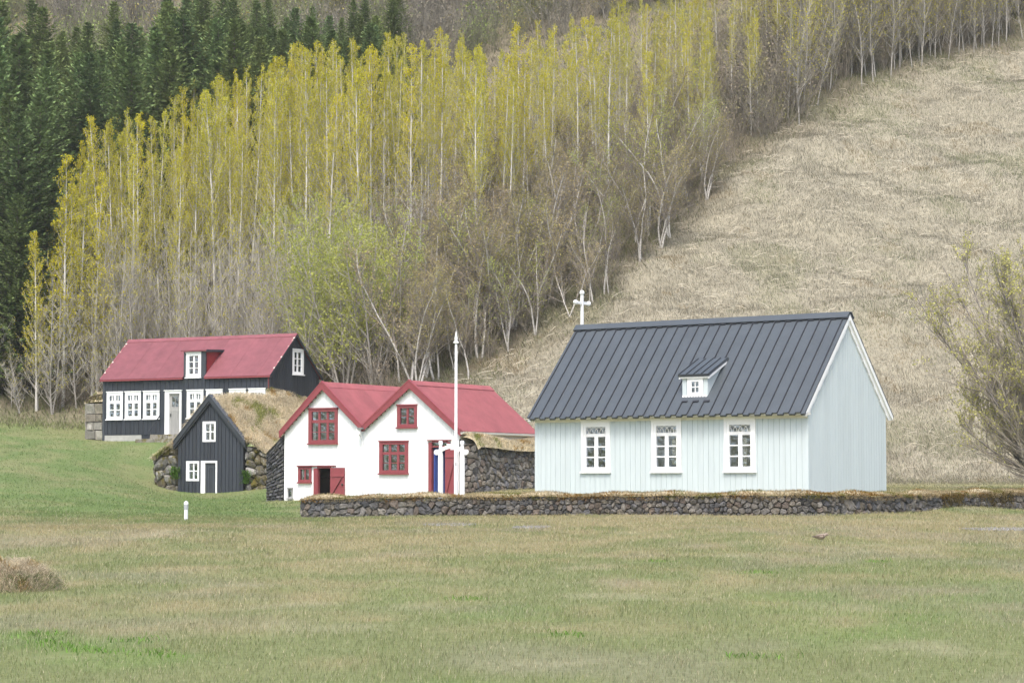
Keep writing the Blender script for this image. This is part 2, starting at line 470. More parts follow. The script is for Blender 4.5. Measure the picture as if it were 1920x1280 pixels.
def hill_col(x, y):
    px = colpx(x, y)
    e = y - edgeD(px)
    n = fbm(x * .30, y * .30, 81, 5)
    hay = np.array((.33, .305, .228)) * (.80 + .4 * fbm(x * .9, y * .9, 83)[..., None])
    lf = sstep(640, 420, px)[..., None]
    hay = hay * (1 - lf) + np.array((.20, .205, .115)) * lf
    g = sstep(.55, .72, n)[..., None] * .35
    hay = hay * (1 - g) + np.array((.20, .20, .11)) * g
    wood = np.array((.19, .165, .115)) * (.7 + .6 * fbm(x * .7, y * .7, 85)[..., None])
    gw = sstep(.5, .66, fbm(x * .4, y * .4, 87))[..., None] * .5
    wood = wood * (1 - gw) + np.array((.14, .155, .07)) * gw
    k = sstep(-3.0, 2.5, e + (fbm(x * .5, y * .5, 88) - .5) * 5)[..., None]
    k = np.maximum(k, sstep(1000, 820, px)[..., None] * sstep(-9, -2, e)[..., None] * .7)
    return hay * (1 - k) + wood * k


def build_ground():
    X, Y = np.meshgrid(GX, GY)
    V = np.stack([X, Y, HZ], -1).reshape(-1, 3)
    nx, ny = len(GX), len(GY)
    i = (np.arange(ny - 1)[:, None] * nx + np.arange(nx - 1)[None]).ravel()
    Q = np.stack([i, i + 1, i + nx + 1, i + nx], -1)
    cen = V[Q].mean(1)
    far = cen[:, 1] > baseD(colpx(cen[:, 0], cen[:, 1])) + (fbm(cen[:, 0] * .5, cen[:, 1] * .5, 91) - .5) * 2
    for nm, sel, cf, mt in (('lawn', ~far, lawn_col, M['ground']), ('hillside', far, hill_col, M['hill'])):
        q = Q[sel]; u, inv = np.unique(q.ravel(), return_inverse=True)
        v = V[u]
        props(npmesh(nm, v, [inv.reshape(-1, 4)], cf(v[:, 0], v[:, 1]) * .80, mt, smooth=True), kind='structure')


build_ground()
_bx = np.linspace(-900, 900, 37); _by = np.array([-30, -60, -120, -250, -500, -900.0])
_V = np.array([(x, y, -.05 - .002 * (-30 - y) * 0) for y in _by for x in _bx])
_F = np.array([(j * 37 + i, (j + 1) * 37 + i, (j + 1) * 37 + i + 1, j * 37 + i + 1) for j in range(5) for i in range(36)])
props(npmesh('meadow', _V, [_F], np.tile(GREEN * .8, (len(_V), 1)), M['ground']), kind='structure')


# ------------------------------------------------------------------ grass blades
def blades(P, length, width, col, lean, lean_dir=None, spread=1.0, up=None, bend=True):
    """P (n,3) roots; each blade two triangles-worth of bent strip; returns V,F,C"""
    n = len(P)
    az = rng.uniform(0, 2 * np.pi, n)
    ld = np.stack([np.cos(az), np.sin(az), np.zeros(n)], -1)
    if lean_dir is not None:
        ld = ld * spread + np.asarray(lean_dir); ld /= np.linalg.norm(ld, axis=1, keepdims=True) + 1e-9
    L = np.broadcast_to(length, n) * rng.uniform(.6, 1.3, n)
    W = np.broadcast_to(width, n) * rng.uniform(.7, 1.3, n)
    ln = np.broadcast_to(lean, n) * rng.uniform(.5, 1.5, n)
    upv = np.array((0, 0, 1.0)) if up is None else np.asarray(up)
    wa = rng.uniform(0, 2 * np.pi, n)
    side = np.stack([np.cos(wa), np.sin(wa), np.zeros(n)], -1) * W[:, None] / 2
    d1 = upv + ld * (ln * .6)[:, None]; d1 = d1 / np.linalg.norm(d1, axis=1, keepdims=True)
    d2 = upv * np.clip(1 - ln * .5, -.4, 1)[:, None] + ld * (ln * 1.6)[:, None]; d2 = d2 / np.linalg.norm(d2, axis=1, keepdims=True)
    mid = P + d1 * (L * .55)[:, None]; tip = mid + d2 * (L * .45)[:, None]
    V = np.stack([P - side, P + side, mid - side * .7, mid + side * .7, tip], 1).reshape(-1, 3)
    b = np.arange(n)[:, None] * 5
    Fq = b + np.array([[0, 1, 3, 2]]); Ft = b + np.array([[2, 3, 4]])
    return V, Fq, Ft, np.repeat(col, 5, axis=0)


def build_blades(name, parts, matr, parent=None):
    V, Q, T, C, o = [], [], [], [], 0
    for v, q, t, c in parts:
        V.append(v); Q.append(q + o); T.append(t + o); C.append(c); o += len(v)
    return npmesh(name, np.concatenate(V), [np.concatenate(Q), np.concatenate(T)], np.concatenate(C), matr, parent)


def scatter_lawn():
    parts = []
    # foreground to the wall; denser close up
    n = 520000
    D = 16.5 + (70 - 16.5) * rng.random(n) ** 1.0
    keep = rng.random(n) < (17.0 / D) ** .35
    D = D[keep]; n = len(D)
    x = rng.uniform(-.33, .33, n) * D
    P = np.stack([x, D, H(x, D)], -1)
    c = lawn_col(x, D) * rng.uniform(.87, 1.17, (n, 1)) * (1 + rng.normal(0, .04, (n, 3)))
    dry = rng.random(n) < .09
    c[dry] = np.array((.46, .41, .28)) * rng.uniform(.7, 1.15, (dry.sum(), 1))
    tall = 1 + .45 * (fbm(x * 1.1, D * .7, 101, 3) > .56)
    parts.append(blades(P, .040 * (.8 + D / 70) * tall, .0035 * (D / 17) ** .9, c, .55, (0.35, 0, 0)))
    # meadow behind, round the houses
    n = 185000
    D = rng.uniform(66, 118, n); x = rng.uniform(-.33, .33, n) * D
    k = D < baseD(colpx(x, D)) + 1
    D, x = D[k], x[k]; n = len(D)
    P = np.stack([x, D, H(x, D)], -1)
    c = lawn_col(x, D) * rng.uniform(.75, 1.3, (n, 1))
    parts.append(blades(P, .07, .018, c, .6))
    # taller rim where the mowing stops
    n = 16000
    px = rng.uniform(-60, 2000, n); D = baseD(px) + rng.normal(.2, .5, n)
    k = (px < 330) | (px > 1640); px, D = px[k], D[k]; n = len(D)
    x = (px - 960) / F_PX * D; P = np.stack([x, D, H(x, D)], -1)
    c = np.where((px < 700)[:, None], np.array((.22, .25, .11)), np.array((.36, .34, .235))) * rng.uniform(.7, 1.3, (n, 1))
    pale = rng.random(n) < .12; c[pale] = np.array((.38, .36, .25))
    parts.append(blades(P, np.where(px < 700, .24, .10), .020, c, .6))
    props(build_blades('grass', parts, M['grass']), 'short mown grass, green mixed with tan, across the lawn', 'grass', kind='stuff')
    # weeds: broad bright leaves in patches
    wp = []
    for wx, wy, rx, ry in WEEDS:
        n = int(130 * rx * ry / .5) + 25; nc = 5 + int(9 * rx)
        ci = rng.integers(nc, size=n); cx_ = rng.normal(0, .5, nc) * rx; cy_ = rng.normal(0, .5, nc) * ry
        x = wx + cx_[ci] + rng.normal(0, .09, n); y = wy + cy_[ci] + rng.normal(0, .12, n)
        P = np.stack([x, y, H(x, y)], -1)
        c = np.array((.125, .235, .045)) * rng.uniform(.6, 1.5, (n, 1))
        wp.append(blades(P, .065, .013, c, .9))
    props(build_blades('weeds', wp, M['grass']), 'bright green broad leaved weeds in patches on the lawn', 'weeds', kind='stuff')


def scatter_hill():
    parts = []
    n = 780000
    px = rng.uniform(700, 2340, n); D = rng.uniform(94, 158, n)
    e = D - edgeD(px)
    k = (D > baseD(px) - .3) & (e < 3.5 + rng.normal(0, 2.0, n)); px, D = px[k], D[k]
    x = (px - 960) / F_PX * D; n = len(x)
    P = np.stack([x, D, H(x, D) - .02], -1)
    tuft = fbm(x * 1.1, D * 1.1, 111, 3)
    low = sstep(122, 100, D)[:, None]
    c = (np.array((.300, .282, .212)) * (1 - low) + np.array((.362, .326, .246)) * low) * (.80 + .40 * fbm(x * 1.7, D * 1.7, 113, 3)[:, None]) * rng.uniform(.78, 1.22, (n, 1))
    gz = sstep(.46, .62, fbm(x * .30, D * .30, 81, 5)) * (.40 + .30 * sstep(105, 130, D))
    gr = rng.random(n) < gz
    c[gr] = np.array((.20, .235, .11)) * rng.uniform(.7, 1.3, (gr.sum(), 1))
    gb = rng.random(n) < .22
    c[gb] = np.array((.29, .265, .225)) * rng.uniform(.7, 1.2, (gb.sum(), 1))
    ru = fbm(x * .5 + 70, D * .5, 131, 3) > .70
    c[ru] = c[ru] * np.array((1.0, .88, .70))
    flow = np.stack([-0.55 + .9 * (vnoise(x * .25, D * .25, 115) - .5), np.full(n, -.75), np.full(n, -.5)], -1)
    parts.append(blades(P, .15 + .24 * tuft, .012, c, .95, flow, .6))
    # long fallen pale stalks lying down the slope
    n = 5200
    px = rng.uniform(860, 2040, n); D = rng.uniform(97, 152, n)
    k = (D < edgeD(px) + 1) & (fbm(px * .012, D * .14, 121) > .40); px, D = px[k], D[k]
    x = (px - 960) / F_PX * D; n = len(x)
    L = rng.uniform(.25, .95, n)
    a = rng.choice([-2.45, -.75, .5, 2.3], n, p=[.5, .12, .3, .08]) + rng.normal(0, .35, n)
    x2, y2 = x + np.cos(a) * L, D + np.sin(a) * L
    p0 = np.stack([x, D, H(x, D) + .16], -1); p1 = np.stack([x2, y2, H(x2, y2) + .14 + rng.uniform(0, .22, n)], -1)
    w = np.stack([np.zeros(n), np.full(n, .2), np.ones(n)], -1) * rng.uniform(.005, .011, (n, 1))
    V = np.stack([p0 - w, p0 + w, (p0 + p1) / 2 + w + np.array((0, 0, .05)), (p0 + p1) / 2 - w + np.array((0, 0, .05)), p1], 1).reshape(-1, 3)
    b = np.arange(n)[:, None] * 5
    cc = np.repeat(np.array((.66, .60, .48)) * rng.uniform(.65, 1.2, (n, 1)), 5, axis=0)
    parts.append((V, b + np.array([[0, 1, 2, 3]]), b + np.array([[3, 2, 4]]), cc))
    props(build_blades('dry_grass', parts, M['grass']), 'long bleached dead grass with fallen stalks on the hillside', 'dry grass', kind='stuff')
    # floor of the wood
    n = 150000
    px = rng.uniform(-120, 2060, n); D = rng.uniform(104, 172, n)
    k = D > edgeD(px) - rng.uniform(0, 3, n); px, D = px[k], D[k]
    x = (px - 960) / F_PX * D; n = len(x)
    P = np.stack([x, D, H(x, D) - .02], -1)
    c = np.array((.27, .24, .165)) * rng.uniform(.45, 1.3, (n, 1))
    gr = rng.random(n) < np.where(px < 560, .65, .3)
    c[gr] = np.array((.16, .185, .075)) * rng.uniform(.6, 1.3, (gr.sum(), 1))
    parts = [blades(P, .42, .032, c, .9, (-.4, -.5, -.2))]
    props(build_blades('wood_floor_grass', parts, M['grass']), 'dark brown and olive grass between the trunks of the wood', 'grass', kind='stuff')


scatter_lawn()
scatter_hill()

# gravel showing through the grass
def gravel(name, pts, w):
    V, Fs = [], []
    n = len(pts); K = 7
    for i, (x, y) in enumerate(pts):
        ww = .7 * w * (0.25 + .75 * math.sin(math.pi * (i + .35) / (n - .3))) * random.Random(i + n).uniform(.75, 1.2)
        for k in range(K):
            yy = y + (k / (K - 1) - .5) * ww
            V.append((x, yy, float(H(x, yy)) + .004 + .006 * math.sin(math.pi * k / (K - 1))))
    for i in range(n - 1):
        for k in range(K - 1): Fs.append((i * K + k, (i + 1) * K + k, (i + 1) * K + k + 1, i * K + k + 1))
    props(npmesh(name, V, [np.array(Fs)], np.ones(len(V)), M['gravel'], smooth=True), kind='structure')
    # stones on it
    m = 2600
    r = random.Random(n)
    vs, qs, cs, o = [], [], [], 0
    for j in range(m):
        i = r.randrange(n - 1); t = r.random()
        x = pts[i][0] * (1 - t) + pts[i + 1][0] * t
        env = (0.25 + .75 * math.sin(math.pi * (i + t + .35) / (n - .3)))
        y = pts[i][1] * (1 - t) + pts[i + 1][1] * t + r.uniform(-.5, .5) * w * env
        z = float(H(x, y)) + .008; s = r.uniform(.012, .035)
        c = r.choice([.14, .2, .26, .32]) * r.uniform(.8, 1.1)
        for k in range(4):
            a = k * 1.57 + r.random(); vs.append((x + s * math.cos(a), y + s * math.sin(a), z))
        vs.append((x, y, z + s * 1.0))
        qs += [(o, o + 1, o + 4), (o + 1, o + 2, o + 4), (o + 2, o + 3, o + 4), (o + 3, o, o + 4)]
        cs += [(c, c * .98, c * .94)] * 5; o += 5
    return vs, qs, cs


gv, gq, gc = [], [], []
for nm, pp, w in (('gravel_path', [at(795 + 14 * i, 58.5 - .05 * i) for i in range(8)], 2.0), ('gravel_path', [at(962 + 14 * i, 55.2 + .06 * i) for i in range(6)], 1.9), ('gravel_path', [at(1800 + 22 * i, 54.0 + .12 * i) for i in range(14)], 2.6)):
    a, b, c = gravel(nm, pp, w)
    gq += [tuple(i + len(gv) for i in t) for t in b]; gv += a; gc += c
props(npmesh('gravel_stones', gv, [np.array(gq)], np.array(gc), M['stone']), 'loose grey gravel in the thin patches of lawn', 'gravel', kind='stuff')


# ------------------------------------------------------------------ dry-stone masonry
def _clip(poly, nx, nz, d):
    out = []
    for i in range(len(poly)):
        a, b = poly[i], poly[(i + 1) % len(poly)]
        da, db = a[0] * nx + a[1] * nz - d, b[0] * nx + b[1] * nz - d
        if da <= 0: out.append(a)
        if da * db < 0:
            t = da / (da - db); out.append((a[0] + (b[0] - a[0]) * t, a[1] + (b[1] - a[1]) * t))
    return out


def cells(w, h, size, seed, jit=.42, coursed=False):
    r = random.Random(seed)
    pts = []
    if coursed:     # squared blocks in courses
        res = []; z = 0.0
        while z < h - .02:
            dz = size * r.uniform(.7, 1.2)
            if h - z - dz < size * .4: dz = h - z
            s = -size * r.random()
            while s < w:
                ds = size * r.uniform(.9, 2.1)
                a, b = max(s, 0), min(s + ds, w)
                if b - a > size * .25: res.append([(a + r.uniform(0, .02), z + r.uniform(0, .02)), (b - r.uniform(0, .02), z + r.uniform(0, .02)), (b - r.uniform(0, .02), z + dz - r.uniform(0, .02)), (a + r.uniform(0, .02), z + dz - r.uniform(0, .02))])
                s += ds
            z += dz
        return res
    z = 0.0; k = 0
    while z < h:
        dz = size * r.uniform(.7, 1.15)
        s = -size * (k % 2) * .5
        while s < w + size:
            ds = size * (r.uniform(.75, 1.7) if not coursed else r.uniform(1.0, 2.2))
            if r.random() < .30 and not coursed: ds *= .5
            elif r.random() < .12 and not coursed: ds *= 1.6
            j = 0 if coursed else jit
            pts.append((s + ds / 2 + r.uniform(-j, j) * size * .5, z + dz / 2 + r.uniform(-j, j) * size * .75))
            s += ds
        z += dz; k += 1
    P = np.array(pts); res = []
    for i, (a, b) in enumerate(pts):
        if a < -size or a > w + size: continue
        poly = [(0, 0), (w, 0), (w, h), (0, h)]
        d2 = ((P - P[i]) ** 2).sum(1)
        for j in np.argsort(d2)[1:26]:
            nx, nz = P[j] - P[i]
            m = (P[j] + P[i]) / 2
            poly = _clip(poly, nx, nz, m[0] * nx + m[1] * nz)
            if len(poly) < 3: break
        if len(poly) < 3: continue
        A = 0.5 * sum(poly[q][0] * poly[(q + 1) % len(poly)][1] - poly[(q + 1) % len(poly)][0] * poly[q][1] for q in range(len(poly)))
        if abs(A) < .004 * size: continue
        res.append(poly)
    return res


BASALT = [tuple(1.3 * q for q in c) for c in [(.092, .088, .083), (.072, .071, .071), (.11, .104, .096), (.082, .082, .086), (.12, .108, .09), (.10, .083, .07), (.135, .126, .112)]]


def stonework(mb, w, zb, zt, fmap, size, seed, palette=BASALT, bulge=.05, coursed=False, gap=.034):
    """fills the face 0..w x zb(s)..zt(s) with separate rounded stones; fmap(s, z, out) -> xyz"""
    hm = max(zt(s) - zb(s) for s in np.linspace(0, w, 9))
    r = random.Random(seed + 5)
    # earth behind the joints
    ns = max(4, int(w / .5))
    for i in range(ns):
        a, b = w * i / ns, w * (i + 1) / ns
        mb.add([fmap(a, zb(a) - .25, -.075), fmap(b, zb(b) - .25, -.075), fmap(b, zt(b), -.075), fmap(a, zt(a), -.075)], [(0, 1, 2, 3)], (.03, .027, .023))
    for poly in cells(w, hm, size, seed, coursed=coursed):
        cx = sum(p[0] for p in poly) / len(poly); cz = sum(p[1] for p in poly) / len(poly)
        if not coursed:     # chamfer corners
            q = []
            for i in range(len(poly)):
                a, b = poly[i], poly[(i + 1) % len(poly)]
                q += [(a[0] * .8 + b[0] * .2, a[1] * .8 + b[1] * .2), (a[0] * .2 + b[0] * .8, a[1] * .2 + b[1] * .8)]
            poly = q
        n = len(poly)
        ext = max(.08, min(max(p[0] for p in poly) - min(p[0] for p in poly), max(p[1] for p in poly) - min(p[1] for p in poly)))
        out = r.uniform(.3, 1.2) * bulge
        tilt = (r.uniform(-.18, .18), r.uniform(-.18, .18))
        cf = r.uniform(.62, 1.25); col = [v * cf for v in r.choice(palette)]
        vs = []
        for f, o in ((1 - gap / ext * .35, -.075), (1 - gap / ext * .5, -.01), (1 - gap / ext * 1.0 - .04, .4 * out + .008), (.55, out)):
            for p in poly:
                jx = 1 + r.uniform(-.10, .07)
                s = cx + (p[0] - cx) * f * jx; t = cz + (p[1] - cz) * f * jx
                s = min(max(s, 0), w)
                k = 0 if o < 0 else (tilt[0] * (p[0] - cx) + tilt[1] * (p[1] - cz)) * f * 1.6 + r.uniform(-.02, .02)
                b0, t0 = zb(s), zt(s)
                vs.append(fmap(s, b0 + t / hm * (t0 - b0), o + k))
        b0, t0 = zb(cx), zt(cx)
        vs.append(fmap(cx, b0 + cz / hm * (t0 - b0), out * 1.05))
        fs = []
        for k in range(3):
            for i in range(n): fs.append((k * n + i, k * n + (i + 1) % n, (k + 1) * n + (i + 1) % n, (k + 1) * n + i))
        for i in range(n): fs.append((3 * n + i, 3 * n + (i + 1) % n, 4 * n))
        mb.add(vs, fs, col)


def turf_blades(P, seed, length=.22, width=.02, lean=1.0, flow=None, green=.12, rust=.1):
    n = len(P)
    c = np.array((.60, .53, .385)) * (.65 + .7 * fbm(P[:, 0] * 2.1 + seed, P[:, 1] * 2.1, seed, 3)[:, None]) * rng.uniform(.7, 1.3, (n, 1))
    g = fbm(P[:, 0] * 1.3 + seed * 3, P[:, 1] * 1.3, seed + 3, 3)
    thr = np.quantile(g, 1 - green)
    s = g > thr; c[s] = np.array((.26, .28, .09)) * rng.uniform(.7, 1.4, (s.sum(), 1))
    g2 = fbm(P[:, 0] * 1.8 - seed, P[:, 1] * 1.8, seed + 7, 2)
    s = g2 > np.quantile(g2, 1 - rust); c[s] = np.array((.40, .27, .10)) * rng.uniform(.7, 1.3, (s.sum(), 1))
    return blades(P, length, width, c, lean, flow, .7)


# ------------------------------------------------------------------ carpentry
def strips(mb, x0, x1, top, openings, pitch, gap, y0, y1, zb=0.0, seed=1, var=.08, fmap=None, wmin=None):
    """vertical boards from zb to top(x), cut round the openings (x0,x1,z0,z1)"""
    r = random.Random(seed)
    edges = []
    x = x0
    while x < x1 - 1e-4:
        wv = pitch * (r.uniform(wmin, 2 - wmin) if wmin else 1)
        e = min(x + wv, x1)
        if x1 - e < pitch * .3: e = x1
        edges.append((x + gap / 2, e - gap / 2)); x = e
    for a, b in edges:
        c = r.uniform(1 - var, 1 + var)
        cuts = sorted({a, b} | {v for o in openings for v in o[:2] if a < v < b})
        for p, q in zip(cuts[:-1], cuts[1:]):
            m = (p + q) / 2
            iv = sorted((o[2], o[3]) for o in openings if o[0] <= m <= o[1])
            z = zb
            segs = []
            for lo, hi in iv:
                if lo > z: segs.append((z, lo, lo))
                z = max(z, hi)
            if z < max(top(p), top(q)): segs.append((z, top(p), top(q)))
            for lo, ta, tb in segs:
                ta, tb = max(ta, lo + .001), max(tb, lo + .001)
                b4 = [(p, y0, lo), (q, y0, lo), (q, y1, lo), (p, y1, lo)]
                t4 = [(p, y0, ta), (q, y0, tb), (q, y1, tb), (p, y1, ta)]
                if fmap: b4 = [fmap(*v) for v in b4]; t4 = [fmap(*v) for v in t4]
                mb.hexa(b4, t4, c)


def idm(x, y, z): return (x, y, z)


def window(parent, x0, x1, z0, z1, gx0, gx1, gz0, gz1, cols, rows, fmat, fmap=idm, casing=None, sill=True, mull=.05, bar=.03, head=True, name='window', depth=.06, transom=None, label=None):
    """casing x0..x1, z0..z1 round a glazed field; rows = list of (z0,z1,cols) light rows; front wall face at y=0"""
    fr = MB()
    def bx(a, b, c, d, e, f, t=1.0):
        fr.hexa([fmap(a, c, e), fmap(b, c, e), fmap(b, d, e), fmap(a, d, e)], [fmap(a, c, f), fmap(b, c, f), fmap(b, d, f), fmap(a, d, f)], t)
    bx(x0, gx0, -.045, depth, z0, z1); bx(gx1, x1, -.045, depth, z0, z1)
    bx(gx0, gx1, -.044, depth, gz1, z1); bx(gx0, gx1, -.044, depth, z0, gz0)
    if head: bx(x0 - .02, x1 + .02, -.075, -.003, z1 + .001, z1 + .05, .97)
    # sash bars
    lights = []
    prev = gz0
    for k, (a, b, nc) in enumerate(rows):
        if a - prev > .002: bx(gx0, gx1, -.012, .035, prev, a)
        prev = b
        w = gx1 - gx0
        m = mull if k == 0 or nc == cols else bar
        for c in range(nc):
            la = gx0 + c * (w + m) / nc; lb = la + (w + m) / nc - m
            lights.append((la, lb, a, b))
            if c < nc - 1: bx(lb, lb + m, -.014, .036, a, b)
    if gz1 - prev > .002: bx(gx0, gx1, -.012, .035, prev, gz1)
    f = fr.build(name, fmat, parent)
    if label: f['label'] = label
    if sill:
        s = MB()
        s.hexa([fmap(x0 - .025, -.11, z0 - .055), fmap(x1 + .025, -.11, z0 - .055), fmap(x1 + .025, -.002, z0 - .055), fmap(x0 - .025, -.002, z0 - .055)],
               [fmap(x0 - .025, -.11, z0 - .012), fmap(x1 + .025, -.11, z0 - .012), fmap(x1 + .025, -.002, z0 - .001), fmap(x0 - .025, -.002, z0 - .001)])
        s.build('sill', fmat, f)
    g = MB()
    for la, lb, a, b in lights:
        g.hexa([fmap(la - .004, .012, a - .004), fmap(lb + .004, .012, a - .004), fmap(lb + .004, .018, a - .004), fmap(la - .004, .018, a - .004)],
               [fmap(la - .004, .012, b + .004), fmap(lb + .004, .012, b + .004), fmap(lb + .004, .018, b + .004), fmap(la - .004, .018, b + .004)])
    g.build('pane', M['glass'], f)
    return f


def rows_of(z0, z1, n, nc, bar=.03):
    h = (z1 - z0 + bar) / n
    return [(z0 + i * h, z0 + i * h + h - bar, nc) for i in range(n)]


def slope_sheet(mb, x0, x1, p_lo, p_hi, th=.04, c=1.0, nx=1):
    """sheet between eave line (y,z)=p_lo and ridge line p_hi"""
    (ya, za), (yb, zb) = p_lo, p_hi
    n = np.array((-(zb - za), yb - ya)); n = n / np.linalg.norm(n)
    if n[1] < 0: n = -n
    oy, oz = n * th
    mb.hexa([(x0, ya, za), (x1, ya, za), (x1, yb, zb), (x0, yb, zb)], [(x0, ya + oy, za + oz), (x1, ya + oy, za + oz), (x1, yb + oy, zb + oz), (x0, yb + oy, zb + oz)], c)


# ================================================================== the church
def church():
    L, W, ZB = 10.23, 5.217, 1.26
    a = .631
    C = np.array((9.085, 70.0)); u = np.array((-math.cos(a), math.sin(a))); O = C + u * L
    t = empty('church', (O[0], O[1], ZB), -a)
    props(t, 'pale mint green wooden church with dark grey metal roof and white cross', 'church')
    e, g = .345, .13
    ze, zr = 3.703 - ZB, 7.0 - ZB - .10
    hw = W / 2
    k = (zr - ze) / (hw + e)
    wall_top = ze + k * e - .05
    wins = [(2.40, 2.31), (5.125, 2.32), (7.845, 2.33)]
    op = [(xc - .40, xc + .40, .80, 2.16) for xc, _ in wins]
    # long walls: boards over a backing; the far wall has the same three windows
    for nm, fm, sd in (('front_wall', idm, 3), ('back_wall', lambda x, y, z: (x, W - y, z), 4)):
        mb = MB(); strips(mb, 0, L, lambda x: wall_top, op, .197, .009, -.028, 0, zb=-.3, seed=sd, var=.02, fmap=fm)
        w = mb.build(nm, M['mint'], t)
        bb = MB(); strips(bb, 0, L, lambda x: wall_top, op, L, 0, .001, .10, zb=-.3, fmap=fm)
        bb.build('wall_lining', M['bluegrey'] if nm == 'back_wall' else M['mint_gap'], w)
    gtop = lambda y: ze + k * (min(y, W - y) + e) - .06
    for nm, xx, sg, sd in (('gable_wall', L, 1, 5), ('gable_wall', 0, -1, 6)):
        fm = lambda x, y, z, xx=xx, sg=sg: (xx - sg * y, x, z)
        mb = MB(); strips(mb, 0, hw, gtop, [], .1755, .009, -.028, 0, zb=-.3, seed=sd, var=.03, fmap=fm)
        strips(mb, hw, W, gtop, [], .1755, .009, -.028, 0, zb=-.3, seed=sd + 9, var=.03, fmap=fm)
        w = mb.build(nm, M['mint'], t)
        bb = MB(); strips(bb, .101, hw, gtop, [], W, 0, .001, .08, zb=-.3, fmap=fm); strips(bb, hw, W - .101, gtop, [], W, 0, .001, .08, zb=-.3, fmap=fm)
        bb.build('wall_lining', M['bluegrey'] if sg < 0 else M['mint_gap'], w)
    mb = MB(); mb.box(.1, L - .1, .1, W - .1, -.1, .05); mb.build('floor', M['greywood'], t)
    mb = MB(); mb.box(.101, L - .101, .101, W - .101, wall_top - .12, wall_top - .06); mb.build('ceiling', M['bluegrey'], t)
    MB().box(.25, 1.0, 3.4, 4.9, .06, 1.6).build('pulpit', M['dark'], t); MB().box(.3, 1.3, .5, 1.4, .06, 1.1).build('pew', M['dark'], t)
    # corner boards
    for x, y in ((-.045, -.045), (L - .075, -.045)): MB().box(x, x + .12, y, y + .12, -.3, wall_top - .01, 1.03).build('corner_board', M['mint'], t)
    # windows
    for nm_f, (fm) in (('f', idm), ('b', lambda x, y, z: (x, W - y, z))):
        for xc, zt in wins:
            x0, x1, z0, z1 = xc - .57, xc + .57, .68, zt
            f = window(t, x0, x1, z0, z1, xc - .385, xc + .385, .82, 2.13, 2,
                       [(.82, 1.125, 2), (1.165, 1.465, 2), (1.505, 1.81, 2), (1.915, 2.13, 1)], M['white'], fmap=fm, mull=.14)
            # outer casing moulding and the interlaced arches of the top light
            tr = MB()
            for i in range(-1, 5):
                x_c = xc - .385 + .77 * (i * .25 + .125); r0 = .165
                pts = []
                for s in range(13):
                    th = math.pi * s / 12
                    px_, pz_ = x_c + r0 * math.cos(th), 1.918 + .195 * math.sin(th)
                    if xc - .385 <= px_ <= xc + .385: pts.append(fm(px_, .006, pz_))
                if len(pts) > 2: tr.tube(pts, .0105, 5)
            tr.build('tracery', M['white'], f)
            md = MB()
            for q in ((xc - .57, xc - .47, z0, z1), (xc + .47, xc + .57, z0, z1), (xc - .469, xc + .469, z1 - .1, z1)):
                a0 = fm(q[0], -.062, q[2]); md.hexa([fm(q[0], -.062, q[2]), fm(q[1], -.062, q[2]), fm(q[1], -.046, q[2]), fm(q[0], -.046, q[2])],
                                                    [fm(q[0], -.062, q[3]), fm(q[1], -.062, q[3]), fm(q[1], -.046, q[3]), fm(q[0], -.046, q[3])], .98)
            md.build('casing', M['white'], f)
    # candle in the middle window
    mb = MB(); mb.tube([(5.06, .35, .9), (5.06, .35, 1.42)], [.03, .018], 8); mb.box(4.95, 5.17, .26, .46, .05, .9, .6)
    mb.build('candlestick', M['china'], t)
    # roof
    roof = MB()
    slope_sheet(roof, -g, L + g, (-e, ze), (hw, zr), .045)
    slope_sheet(roof, -g, L + g, (W + e, ze), (hw, zr), .045)
    ro = roof.build('roof', M['slate'], t)
    nrm = np.array((-k, 1.0)); nrm /= np.linalg.norm(nrm)         # (y,z) normal of the near slope
    sl = np.array((1.0, k)); sl /= np.linalg.norm(sl)
    def rp(s_y, off): return (s_y + nrm[0] * off, ze + k * (s_y + e) + nrm[1] * off)
    seams, laps = MB(), MB()
    pitch = .409
    xs = [-g + .12 + pitch * i for i in range(26)]
    dorm = (5.45, 6.72)
    for i, x in enumerate(xs):
        r = random.Random(i)
        segs = [(-e - .02, hw - .14)]
        if dorm[0] < x < dorm[1]: segs = [(-e - .02, .06), (1.34, hw - .14)]
        for lo, hi in segs:
            (y0, z0), (y1, z1) = rp(lo, .045), rp(hi, .045)
            (ya, za), (yb, zb_) = rp(lo, .085), rp(hi, .085)
            seams.hexa([(x - .013, y0, z0), (x + .013, y0, z0), (x + .013, y1, z1), (x - .013, y1, z1)], [(x - .013, ya, za), (x + .013, ya, za), (x + .013, yb, zb_), (x - .013, yb, zb_)])
            (y0, z0), (y1, z1) = rp(hi - .045, .045), rp(hi, .045); (ya, za), (yb, zb_) = rp(hi - .045, .085), rp(hi, .085)
            seams.hexa([(x + .013, y0, z0), (x + .19, y0, z0), (x + .19, y1, z1), (x + .013, y1, z1)], [(x + .013, ya, za), (x + .19, ya, za), (x + .19, yb, zb_), (x + .013, yb, zb_)])
        # each lower sheet end kicks down a little
        (y0, z0), (y1, z1) = rp(-e - .045, .046), rp(-e + .02, .046); (ya, za), (yb, zb_) = rp(-e - .045, -.03), rp(-e + .02, -.03)
        laps.hexa([(x, ya, za), (min(x + .2, L + g), ya, za), (min(x + .2, L + g), yb, zb_), (x, yb, zb_)], [(x, y0, z0), (min(x + .2, L + g), y0, z0), (min(x + .2, L + g), y1, z1), (x, y1, z1)])
        (yf, zf) = rp(hw, .05)
        for lo, hi in ((W + e + .02, hw + .14),):
            pass
